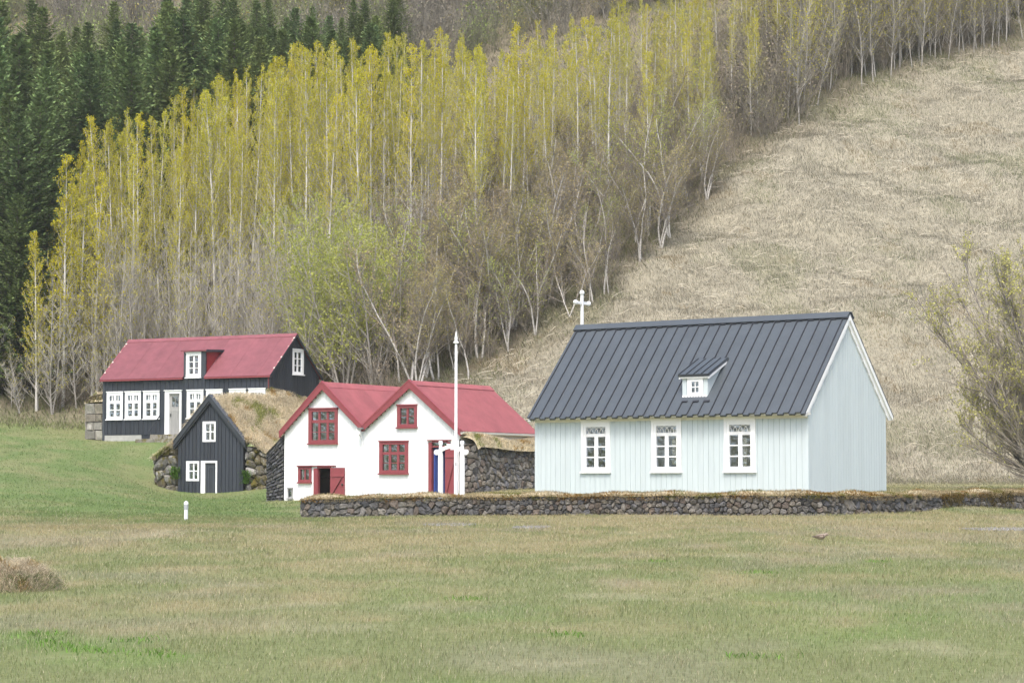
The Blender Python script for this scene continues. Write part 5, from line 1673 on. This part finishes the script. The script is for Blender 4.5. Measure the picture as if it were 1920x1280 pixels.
def spruce(seed, h=14.0, wid=1.0):
    T = Tree(seed); r = T.r
    g = np.random.default_rng(seed)
    tr = T.branch((0, 0, -.4), (0, 0, 1), h + .4, 8, .05, .006)
    T.wood.append((tr, .17, .012, 6))
    A, B, Cc, W = [], [], [], []
    z = .06 * h
    while z < h - .1:
        t = z / h
        nb = 7 if t < .8 else 5
        a0 = r.uniform(0, 6.28)
        for k in range(nb):
            L = (4.0 * wid * (1 - t) ** .85 + .14) * r.uniform(.7, 1.15)
            az = a0 + 6.283 * k / nb + r.gauss(0, .2)
            ang = math.radians(96 - 42 * t + r.gauss(0, 6))
            b = T.branch((0, 0, z), outd(az, ang), L, 4, .05, .03)
            T.twig.append((b, .022 * (1 - t) + .008, .005, 3))
            m = max(3, int(L / .19))
            for j in range(m):
                q, d = on(b, (j + .6) / m)
                side = np.cross(d, UP); side /= np.linalg.norm(side) + 1e-9
                f = (j + .6) / m
                w = (.50 * (1 - f) + .16) * (1 - .4 * t)
                for sg in (-1, 1):
                    dd = d * .75 + sg * side * .8 + UP * r.uniform(-.35, .05)
                    dd /= np.linalg.norm(dd)
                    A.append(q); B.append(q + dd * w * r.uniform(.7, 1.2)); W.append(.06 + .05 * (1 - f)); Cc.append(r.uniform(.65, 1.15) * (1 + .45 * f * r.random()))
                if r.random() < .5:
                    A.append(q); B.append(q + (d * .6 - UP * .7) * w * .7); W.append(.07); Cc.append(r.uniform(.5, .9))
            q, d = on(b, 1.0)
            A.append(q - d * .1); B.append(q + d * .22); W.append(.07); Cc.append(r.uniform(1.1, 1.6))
        z += (.34 - .10 * t) * r.uniform(.85, 1.15)
    for _ in range(10):
        q = np.array((r.gauss(0, .05), r.gauss(0, .05), h - r.uniform(0, .8))); A.append(q); B.append(q + outd(r.uniform(0, 6.28), .5) * .25); W.append(.05); Cc.append(1.2)
    A, B, W = np.array(A), np.array(B), np.array(W)[:, None]
    d = B - A; d /= np.linalg.norm(d, axis=1, keepdims=True) + 1e-9
    s = np.cross(d, g.normal(size=d.shape) * .5 + UP); s /= np.linalg.norm(s, axis=1, keepdims=True) + 1e-9
    mid = A * .55 + B * .45
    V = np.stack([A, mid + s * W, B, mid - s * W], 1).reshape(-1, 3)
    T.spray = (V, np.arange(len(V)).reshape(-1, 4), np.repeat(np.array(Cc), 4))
    return T


def bare_tree(seed, h=10.0, spread=1.0, leafy=.0, stems=1, n=60, low=.14):
    """tall thin tree with upswept fine branches, little leaf"""
    T = Tree(seed); r = T.r
    for s_ in range(stems):
        lean = .0 if stems == 1 else .14
        az = r.uniform(0, 6.28)
        hh = h * r.uniform(.75, 1.0) if s_ else h
        tr = T.branch((0, 0, -.3), (math.cos(az) * lean + r.gauss(0, .03), math.sin(az) * lean + r.gauss(0, .03), 1), hh + .3, 10, .04, .045)
        T.wood.append((tr, .05 if stems == 1 else .04, .010, 6))
        for i in range(int(n / stems ** .6)):
            t = low + (.98 - low) * (i + r.random()) / (n / stems ** .6)
            p, d = on(tr, t)
            L = (2.5 * (1 - t) ** .8 + .35) * r.uniform(.6, 1.2) * spread
            b = T.branch(p, outd(r.uniform(0, 6.283), math.radians(r.uniform(25, 55))), L, 5, .12, .10)
            (T.wood if L > 1.6 else T.twig).append((b, .022 * (1 - t) + .008, .005, 3))
            for k in range(6):
                q, dq = on(b, r.uniform(.2, 1.0))
                s = T.branch(q, dq + np.array((r.gauss(0, .55), r.gauss(0, .55), .2)), L * r.uniform(.2, .45), 3, .12, .12)
                T.twig.append((s, .008, .004, 3))
                for _ in range(2):
                    q2, d2 = on(s, r.uniform(.3, 1)); s2 = T.branch(q2, d2 + np.array((r.gauss(0, .6), r.gauss(0, .6), .2)), L * .15, 2, .1, .1); T.twig.append((s2, .006, .004, 3))
                    if r.random() < leafy:
                        for _ in range(3): T.leaf.append(s2[-1] + np.array((r.gauss(0, .06), r.gauss(0, .06), r.gauss(0, .06))))
    return T


def birch(seed, h=6.0, stems=2, leaves=1.0):
    T = Tree(seed); r = T.r
    for s_ in range(stems):
        az = r.uniform(0, 6.28); lean = r.uniform(.05, .30)
        tr = T.branch((r.gauss(0, .1), r.gauss(0, .1), -.3), (math.cos(az) * lean, math.sin(az) * lean, 1), h * r.uniform(.75, 1.05) + .3, 9, .05, .11)
        T.wood.append((tr, .066 * r.uniform(.7, 1.1), .014, 6))
        n = 34
        for i in range(n):
            t = .22 + .77 * (i + r.random()) / n
            p, d = on(tr, t)
            L = (1.9 * (1 - t) ** .7 + .4) * r.uniform(.6, 1.2)
            b = T.branch(p, outd(r.uniform(0, 6.283), math.radians(r.uniform(35, 75))) + d * .4, L, 5, .08, .14)
            T.twig.append((b, .022 * (1 - t) + .008, .006, 3))
            for k in range(6):
                q, dq = on(b, r.uniform(.15, 1.0))
                s = T.branch(q, dq + np.array((r.gauss(0, .6), r.gauss(0, .6), r.gauss(.1, .3))), L * r.uniform(.2, .5), 3, .05, .16)
                T.twig.append((s, .007, .004, 3))
                for _ in range(int(4 * leaves + r.random())):
                    q2, _d = on(s, r.uniform(.2, 1)); T.leaf.append(q2 + np.array((r.gauss(0, .09), r.gauss(0, .09), r.gauss(0, .09))))
    return T


def leafy_multistem(seed, h=9.0, stems=6):
    T = Tree(seed); r = T.r
    for s_ in range(stems):
        az = 6.283 * s_ / stems + r.gauss(0, .4); lean = r.uniform(.05, .42)
        tr = T.branch((r.gauss(0, .25), r.gauss(0, .25), -.3), (math.cos(az) * lean, math.sin(az) * lean, 1), h * r.uniform(.65, 1.05), 9, .035, .06)
        T.wood.append((tr, .07, .012, 6))
        n = 26
        for i in range(n):
            t = .10 + .88 * (i + r.random()) / n
            p, d = on(tr, t)
            L = (2.2 * (1 - t) ** .7 + .5) * r.uniform(.6, 1.15)
            b = T.branch(p, outd(r.uniform(0, 6.283), math.radians(r.uniform(40, 85))) + d * .3, L, 5, .07, .12)
            T.twig.append((b, .020 * (1 - t) + .008, .006, 3))
            for k in range(6):
                q, dq = on(b, r.uniform(.2, 1.0))
                s = T.branch(q, dq + np.array((r.gauss(0, .6), r.gauss(0, .6), r.gauss(.1, .3))), L * r.uniform(.2, .45), 2, .05, .12)
                T.twig.append((s, .007, .004, 3))
                if r.random() < .8:
                    c = s[-1]
                    for _ in range(r.randint(5, 10)): T.leaf.append(c + np.array((r.gauss(0, .13), r.gauss(0, .13), r.gauss(0, .09))))
    return T


PROTO = {}
for i in range(7): PROTO.setdefault('poplar', []).append(tree_meshes('poplar', poplar(100 + i, 15, [.30, .36, .26, .33, .40, .30, .22][i], [1, .9, 1.1, 1, .8, 1.05, 1][i]), M['bark_pale'], M['twig_grey'], M['poplar'], .085, 10 + i))
for i in range(3): PROTO.setdefault('edge_poplar', []).append(tree_meshes('poplar', poplar(140 + i, 14, .12, .85), M['bark_pale'], M['twig_grey'], M['poplar'], .105, 40 + i))
for i in range(5): PROTO.setdefault('spruce', []).append(tree_meshes('spruce', spruce(200 + i, 14, [1.2, 1.0, 1.35, 1.15, .9][i]), M['bark_dark'], M['bark_dark'], M['spruce'], .1, 20 + i))
for i in range(5): PROTO.setdefault('bare', []).append(tree_meshes('bare_tree', bare_tree(300 + i, 10, [.8, .7, .9, .75, .85][i], .30), M['bark_bare'], M['twig_bare'], M['poplar'], .09, 30 + i))
for i in range(4): PROTO.setdefault('sapling', []).append(tree_meshes('sapling', bare_tree(340 + i, 9, .75, .22, [1, 2, 3, 1][i], 50, .08), M['bark_grey'], M['twig_grey'], M['poplar'], .08, 34 + i))
for i in range(6): PROTO.setdefault('birch', []).append(tree_meshes('birch', birch(400 + i, 6, [2, 3, 1, 2, 2, 3][i], [1, .8, 1.1, .5, .9, 1][i]), M['bark_birch'], M['twig_brown'], M['lightgreen'] if i == 4 else M['birchleaf'], .08, 50 + i))
for i in range(3): PROTO.setdefault('lightgreen', []).append(tree_meshes('willow', leafy_multistem(500 + i), M['bark_grey'], M['twig_grey'], M['lightgreen'], .125, 60 + i))

TREES = []      # (kind name, category, px, D, height, zone, object)
tr_rng = random.Random(99)


def plant(kind, proto, px, D, hscale, wscale=1.0, tilt=0.0):
    x, y = at(px, D)
    e = empty(kind, (x, y, float(H(x, y))), tr_rng.uniform(0, 6.28))
    if tilt: e.rotation_euler = (tr_rng.gauss(0, tilt), tr_rng.gauss(0, tilt), e.rotation_euler[2])
    e.scale = (hscale * wscale, hscale * wscale, hscale)
    ms = tr_rng.choice(PROTO[proto]) if isinstance(proto, str) else proto
    for nm, me in (('trunk', ms[0]), ('crown', ms[1])):
        o = bpy.data.objects.new(nm, me); COL.objects.link(o); o.parent = e
    return e


def zone_label(items, group, what, where, cat):
    """items of one zone share a label; its extremes get their own"""
    if not items: return
    tall = max(items, key=lambda q: q[3]); short = min(items, key=lambda q: q[3])
    left = min(items, key=lambda q: q[1]); right = max(items, key=lambda q: q[1]); near = min(items, key=lambda q: q[2])
    named = {}
    for it, word in ((tall, 'tallest'), (left, 'leftmost'), (right, 'rightmost'), (near, 'frontmost'), (short, 'shortest')):
        if id(it) not in named: named[id(it)] = word
    if len(items) < 6: named = {k: v for k, v in named.items() if v in ('leftmost', 'rightmost')}
    for it in items:
        w = named.get(id(it))
        props(it[0], (f'{w} {what} {where}' if w else f'{what} {where}'), cat, group)


def fill(n, px0, px1, d0, d1, mind, seed, dfun=None):
    """n spots (px, D) kept apart by mind metres"""
    r = random.Random(seed); pts = []; tries = 0
    while len(pts) < n and tries < n * 60:
        tries += 1
        px = r.uniform(px0, px1)
        lo, hi = (d0, d1) if dfun is None else dfun(px)
        D = r.uniform(lo, hi)
        p = at(px, D)
        if all((p[0] - q[0][0]) ** 2 + (p[1] - q[0][1]) ** 2 > mind * mind for q in pts): pts.append((p, px, D))
    return [(px, D) for _, px, D in pts]


def top_h(px, D, ypx):      # height a tree needs at px, D for its tip to reach photo row ypx
    x, y = at(px, D)
    return 1.6 + (HOR - ypx) / F_PX * D - float(H(x, y))


def woods():
    # --- spruces: left edge and behind the poplars
    Z = {'a': [], 'b': [], 'c': []}
    sky = lambda px: float(np.interp(px, [-80, 60, 100, 160, 220, 300, 420, 470, 600, 700, 735, 760], [-30, -20, 60, 5, 12, -10, -8, 10, 0, 10, 60, 95]))
    for px, D in fill(24, -110, 70, 122, 134, 2.6, 1):
        hh = min(max(top_h(px, D, tr_rng.uniform(150, 420)), 9), 17); e = plant('spruce', 'spruce', px, D, hh / 14, 1.1); Z['a'].append((e, px, D, hh))
    for px, D in fill(46, -120, 330, 134, 166, 2.7, 2):
        y = sky(px) - 30 + (166 - D) * 3.6 + tr_rng.uniform(0, 45); hh = min(max(top_h(px, D, y), 8), 21); e = plant('spruce', 'spruce', px, D, hh / 14, tr_rng.uniform(.95, 1.35)); Z['b'].append((e, px, D, hh))
    for px, D in fill(52, 300, 745, 142, 166, 2.4, 3):
        y = sky(px) - 30 + (166 - D) * 2.4 + tr_rng.uniform(0, 45); hh = min(max(top_h(px, D, y), 6), 18); e = plant('spruce', 'spruce', px, D, hh / 14, tr_rng.uniform(1.0, 1.5)); Z['c'].append((e, px, D, hh))
    zone_label(Z['a'], 'spruces at the near left edge of the wood', 'dark green spruce', 'at the shady left edge of the wood beside the lawn', 'spruce')
    zone_label(Z['b'], 'spruces on the slope left of the poplars', 'dark spruce', 'high on the slope left of the yellow poplars', 'spruce')
    zone_label(Z['c'], 'spruces above the poplars', 'dark spruce', 'showing above the yellow poplar tops', 'spruce')
    # --- yellow poplars
    ptop = lambda px: float(np.interp(px, [30, 70, 130, 190, 270, 350, 420, 500, 540, 600, 700, 760, 900, 1000, 1100, 1250, 1400, 1520, 1600], [500, 420, 230, 205, 180, 150, 135, 110, 80, 66, 62, 40, 52, 28, 5, -30, -40, -60, -40]))
    zones = [('poplars beside the spruces', 60, 215, 30, 'above the left end of the long black house'), ('poplars above the black house', 215, 560, 80, 'above the roof of the long black house'),
             ('poplars above the white house', 560, 880, 64, 'above the red roofs of the white house'), ('poplars above the church cross', 880, 1180, 50, 'above the church cross'), ('poplars at the slope', 1180, 1640, 72, 'beside the bare hillside edge')]
    for zi, (grp, a, b, n, where) in enumerate(zones):
        items = []
        if a < 800: df = lambda px: (max(float(edgeD(px)) + 4.5, 121.0), 143)
        else: df = lambda px: (float(edgeD(px)) + (9 if px < 1180 else 2.5), float(edgeD(px)) + 26)
        for px, D in fill(n, a, b, 0, 0, 1.1, 30 + zi, df):
            lo, hi = df(px); f = (D - lo) / (hi - lo)
            y = ptop(px) + tr_rng.choice([0, 10, 25, 40, 60, 100]) + 60 * (1 - f) * tr_rng.random() + (90 * (1 - f) if a >= 1180 else 0) * tr_rng.random()
            hh = min(max(top_h(px, D, y), 6.5), 19)
            pr = 'edge_poplar' if px < 150 else 'poplar'
            e = plant('poplar', pr, px, D, hh / 15, tr_rng.uniform(.66, .95) * (15 / hh) ** .35, .012); items.append((e, px, D, hh))
        zone_label(items, grp, 'slender yellow leaved poplar', where, 'poplar')
    for px, D, y, lab in ((68, 119.6, 440, 'lone young yellow green poplar with a white trunk at the left lawn edge'), (118, 120.5, 300, 'yellow green poplar just behind the lone white trunk at the lawn edge'), (172, 121, 330, 'yellow green poplar leaning over the turf capped end wall of the black house')):
        hh = top_h(px, D, y); e = plant('poplar', 'edge_poplar', px, D, hh / 14, 1.0, .01); props(e, lab, 'poplar')
    # --- grey saplings behind the long black house
    items = []
    for px, D in fill(54, 190, 575, 0, 0, .9, 51, lambda px: (float(edgeD(px)) + .8, float(edgeD(px)) + 7)):
        hh = min(max(top_h(px, D, tr_rng.uniform(380, 520)), 5), 11); e = plant('sapling', 'sapling', px, D, hh / 9, .9, .02); items.append((e, px, D, hh))
    zone_label(items, 'grey saplings behind the black house', 'thin grey leafless sapling', 'close behind the long black house', 'sapling')
    # --- dark thicket at the far left lawn edge
    items = []
    for px, D in fill(22, -60, 190, 0, 0, .9, 52, lambda px: (119, 124)):
        hh = tr_rng.uniform(3, 7.5); e = plant('sapling', 'sapling', px, D, hh / 9, 1.3, .06); items.append((e, px, D, hh))
    zone_label(items, 'saplings at the far left lawn edge', 'crooked grey sapling', 'in the shady thicket at the left end of the lawn', 'sapling')
    # --- fresh green multi-stem trees behind the white house
    names = ['fresh light green many stemmed tree right behind the black gable', 'light green tree standing above the left white gable', 'light green many stemmed tree above the valley of the red roofs', 'pale green tree furthest right in the green clump behind the red roofs']
    for (px, D, y), lab in zip(((588, 111.6, 430), (640, 110.2, 365), (700, 109.4, 370), (738, 110.5, 430)), names):
        hh = top_h(px, D, y); e = plant('willow', 'lightgreen', px, D, hh / 9, .85); props(e, lab, 'tree')
    items = []
    for px, D in fill(8, 525, 740, 113, 121, 1.6, 53):
        hh = min(max(top_h(px, D, tr_rng.uniform(335, 430)), 6), 12); e = plant('willow', 'lightgreen', px, D, hh / 9, .75); items.append((e, px, D, hh))
    zone_label(items, 'light green trees behind the red roofs', 'light green loose crowned tree', 'in the second row behind the red roofed white house', 'tree')
    # --- birches
    edge = [(880, 107.2, 520, 'forked white birch just above the right red roof, nearest the lawn'), (782, 106.4, 500, 'leaning birch above the ridge between the two red roofs'), (815, 107.5, 480, 'slim birch left of the flagpole tip'), (955, 108.8, 470, 'white stemmed birch with a straight trunk right of the flagpole tip'), (1005, 109.6, 440, 'small birch at the edge of the wood left of the church cross'),
            (1068, 110.7, 430, 'multi stemmed birch just left of the church cross'), (1108, 111.5, 400, 'crooked birch just right of the church cross'), (1140, 112.3, 360, 'birch at the wood edge one tree above the cross'), (1205, 115.6, 300, 'low forked birch half way up the wood edge'), (1238, 117.8, 270, 'dark multi stemmed birch half way up the wood edge'), (1258, 119.2, 190, 'leaning white birch at the upper middle of the wood edge'), (1325, 124.0, 215, 'bushy yellow green birch where the hillside meets the wood')]
    for px, D, y, lab in edge:
        hh = min(max(top_h(px, D, y), 3.5), 8.5); e = plant('birch', 'birch', px, D, hh / 6, 1.0, .05); props(e, lab, 'birch')
    for grp, a, b, n, where in (('birches above the red roofs', 745, 900, 34, 'above the red roofs of the white house'), ('birches left of the cross', 900, 1080, 40, 'in the wood left of the church cross'), ('birches on the steep edge', 1080, 1340, 34, 'on the steep wood edge up from the church')):
        items = []
        for px, D in fill(n, a, b, 0, 0, 1.1, 70 + a, lambda px: (float(edgeD(px)) + 1.6, float(edgeD(px)) + 14)):
            hh = tr_rng.uniform(4.2, 7.5) * (.85 if px > 1060 else 1); e = plant('birch', 'birch', px, D, hh / 6, 1.0, .05); items.append((e, px, D, hh))
        zone_label(items, grp, 'olive brown birch with fine twigs', where, 'birch')
    # --- bare grey trees up the right-hand edge
    for grp, a, b, n, where in (('bare trees half way up the edge', 1480, 1600, 18, 'half way up the hillside edge'), ('bare trees near the top', 1600, 1760, 104, 'near the top of the hillside edge'), ('bare trees in the top corner', 1760, 1990, 130, 'in the top corner above the hillside')):
        items = []
        for px, D in fill(n, a, b, 0, 0, .55, 80 + a, lambda px: (float(edgeD(px)) - .3, float(edgeD(px)) + 13)):
            hh = tr_rng.uniform(7.5, 12) * (1 if px < 1700 else .8); e = plant('bare_tree', 'bare', px, D, hh / 10, .9, .03); items.append((e, px, D, hh))
        zone_label(items, grp, 'bare grey tree with a pale trunk', where, 'tree')


woods()


def scrub():
    """leafless thicket on the upper hill and between the trunks: one mass"""
    g = np.random.default_rng(5)
    protos = []
    for i in range(5):
        T = Tree(900 + i); r = T.r
        for s_ in range(12):
            b = T.branch((r.gauss(0, .25), r.gauss(0, .25), -.1), outd(r.uniform(0, 6.28), r.uniform(.05, .7)), r.uniform(1.2, 2.6), 4, .06, .10)
            T.twig.append((b, .016, .006, 3))
            for k in range(6):
                q, d = on(b, r.uniform(.2, 1)); s = T.branch(q, d + np.array((r.gauss(0, .5), r.gauss(0, .5), .2)), r.uniform(.3, .8), 2, .06, .1); T.twig.append((s, .009, .006, 3))
                for _ in range(3): T.leaf.append(s[-1] + np.array((r.gauss(0, .12), r.gauss(0, .12), r.gauss(0, .12))))
        v, q = tubes(T.twig); lv, lq, lc = leaf_quads(T.leaf, .085, g)
        protos.append((np.concatenate([v, lv]), np.concatenate([q, lq + len(v)]), np.concatenate([np.zeros(len(v)), lc])))
    def mass(name, spots, label, cat):
        Vs, Qs, Cs, o = [], [], [], 0
        for px, D, sc, tw, lf in spots:
            v, q, lc = protos[g.integers(5)]
            x, y = at(px, D); a = g.uniform(0, 6.28); c, s = math.cos(a), math.sin(a)
            R = np.array([[c, -s, 0], [s, c, 0], [0, 0, 1]])
            Vs.append((v @ R.T) * np.array((sc, sc, sc * g.uniform(.8, 1.3))) + np.array((x, y, float(H(x, y))))); Qs.append(q + o); o += len(v)
            Cs.append(np.where((lc > 0)[:, None], np.array(lf) * np.maximum(lc, .01)[:, None], np.array(tw)) * g.uniform(.75, 1.25))
        props(npmesh(name, np.concatenate(Vs), [np.concatenate(Qs)], np.concatenate(Cs), M['scrub']), label, cat, kind='stuff')
    sp = []
    for _ in range(1500):
        px = g.uniform(-60, 1980); D = g.uniform(160, 196)
        if px < 760 and D < 162 + 6 * g.random(): continue
        n = float(fbm(px * .010, D * .09, 151, 3))
        tw = (.235, .22, .185) if n < .55 else (.225, .225, .15)
        lf = (.225, .205, .155) if n < .50 else ((.30, .27, .09) if n < .60 else (.22, .27, .09))
        sp.append((px, D, g.uniform(.9, 1.9), tw, lf))
    mass('scrub_thicket', sp, 'brown leafless scrub covering the hill above the wood', 'scrub')
    sp = []
    for _ in range(950):
        px = g.uniform(-80, 1960); e = float(edgeD(px)); D = e + g.uniform(.8, 26)
        tw = (.27, .24, .20); lf = (.25, .24, .10) if g.random() < .6 else (.28, .235, .17)
        sp.append((px, D, g.uniform(.5, 1.1), tw, lf))
    for _ in range(420):
        px = g.uniform(1380, 1990); D = float(edgeD(px)) + g.uniform(2, 20)
        sp.append((px, D, g.uniform(.8, 1.7), (.24, .22, .18), (.24, .225, .12) if g.random() < .5 else (.24, .205, .16)))
    mass('undergrowth', sp, 'low tangled brown undergrowth between the trunks of the wood', 'undergrowth')


scrub()


def big_willow():
    """large many-stemmed bush at the right"""
    T = Tree(777); r = T.r
    for i in range(28):
        az = r.uniform(math.radians(120), math.radians(240)) if i not in (18, 19, 20, 21) else r.uniform(0, 6.28)
        ang = math.radians([78, 70, 66, 60, 55, 48, 42, 35, 28, 20, 12, 6, 63, 40, 60, 30, 8, 50, 25, 15, 45, 35, 32, 52, 62, 22, 38, 57][i])
        L = r.uniform(5.0, 6.3) if ang > .9 else r.uniform(7.4, 9.6)
        s = T.branch((r.gauss(0, .15), r.gauss(0, .15), -.2), outd(az, ang), L, 10, .045 + .03 * (ang > .9), .05)
        T.wood.append((s, .060, .012, 6))
        for k in range(19):
            t = r.uniform(.15, .97); q, d = on(s, t)
            L2 = (2.6 * (1 - t) + .7) * r.uniform(.6, 1.15)
            b = T.branch(q, d + np.array((r.gauss(0, .38), r.gauss(0, .38), r.gauss(.15, .3))), L2, 5, .06, .08)
            T.wood.append((b, .024 * (1 - t) + .010, .005, 4))
            for m in range(7):
                t2 = r.uniform(.15, 1); q2, d2 = on(b, t2)
                c = T.branch(q2, d2 + np.array((r.gauss(0, .42), r.gauss(0, .42), r.gauss(.15, .3))), L2 * r.uniform(.22, .5), 3, .06, .08)
                T.twig.append((c, .0095, .006, 3))
                for w in range(3):
                    q3, d3 = on(c, r.uniform(.2, 1)); c2 = T.branch(q3, d3 + np.array((r.gauss(0, .45), r.gauss(0, .45), .15)), L2 * .16 + .12, 2, .05, .08)
                    T.twig.append((c2, .0075, .005, 3))
                    if t * 1.2 + t2 * .5 + r.random() * .6 > 1.15:
                        for _ in range(3):
                            q4, _d = on(c2, r.uniform(.3, 1)); T.leaf.append(q4 + np.array((r.gauss(0, .03), r.gauss(0, .03), r.gauss(0, .03))))
    ms = tree_meshes('willow', T, M['bark_willow'], M['twig_willow'], M['willowleaf'], .07, 5)
    x, y = at(2046, 84.0)
    e = empty('willow', (x, y, float(H(x, y))), 0)
    e.scale = (1.08, 1.0, 1.12)
    for nm, me in (('trunk', ms[0]), ('crown', ms[1])):
        o = bpy.data.objects.new(nm, me); COL.objects.link(o); o.parent = e
    props(e, 'large spreading willow bush with fine yellow green buds right of the church', 'willow')


big_willow()
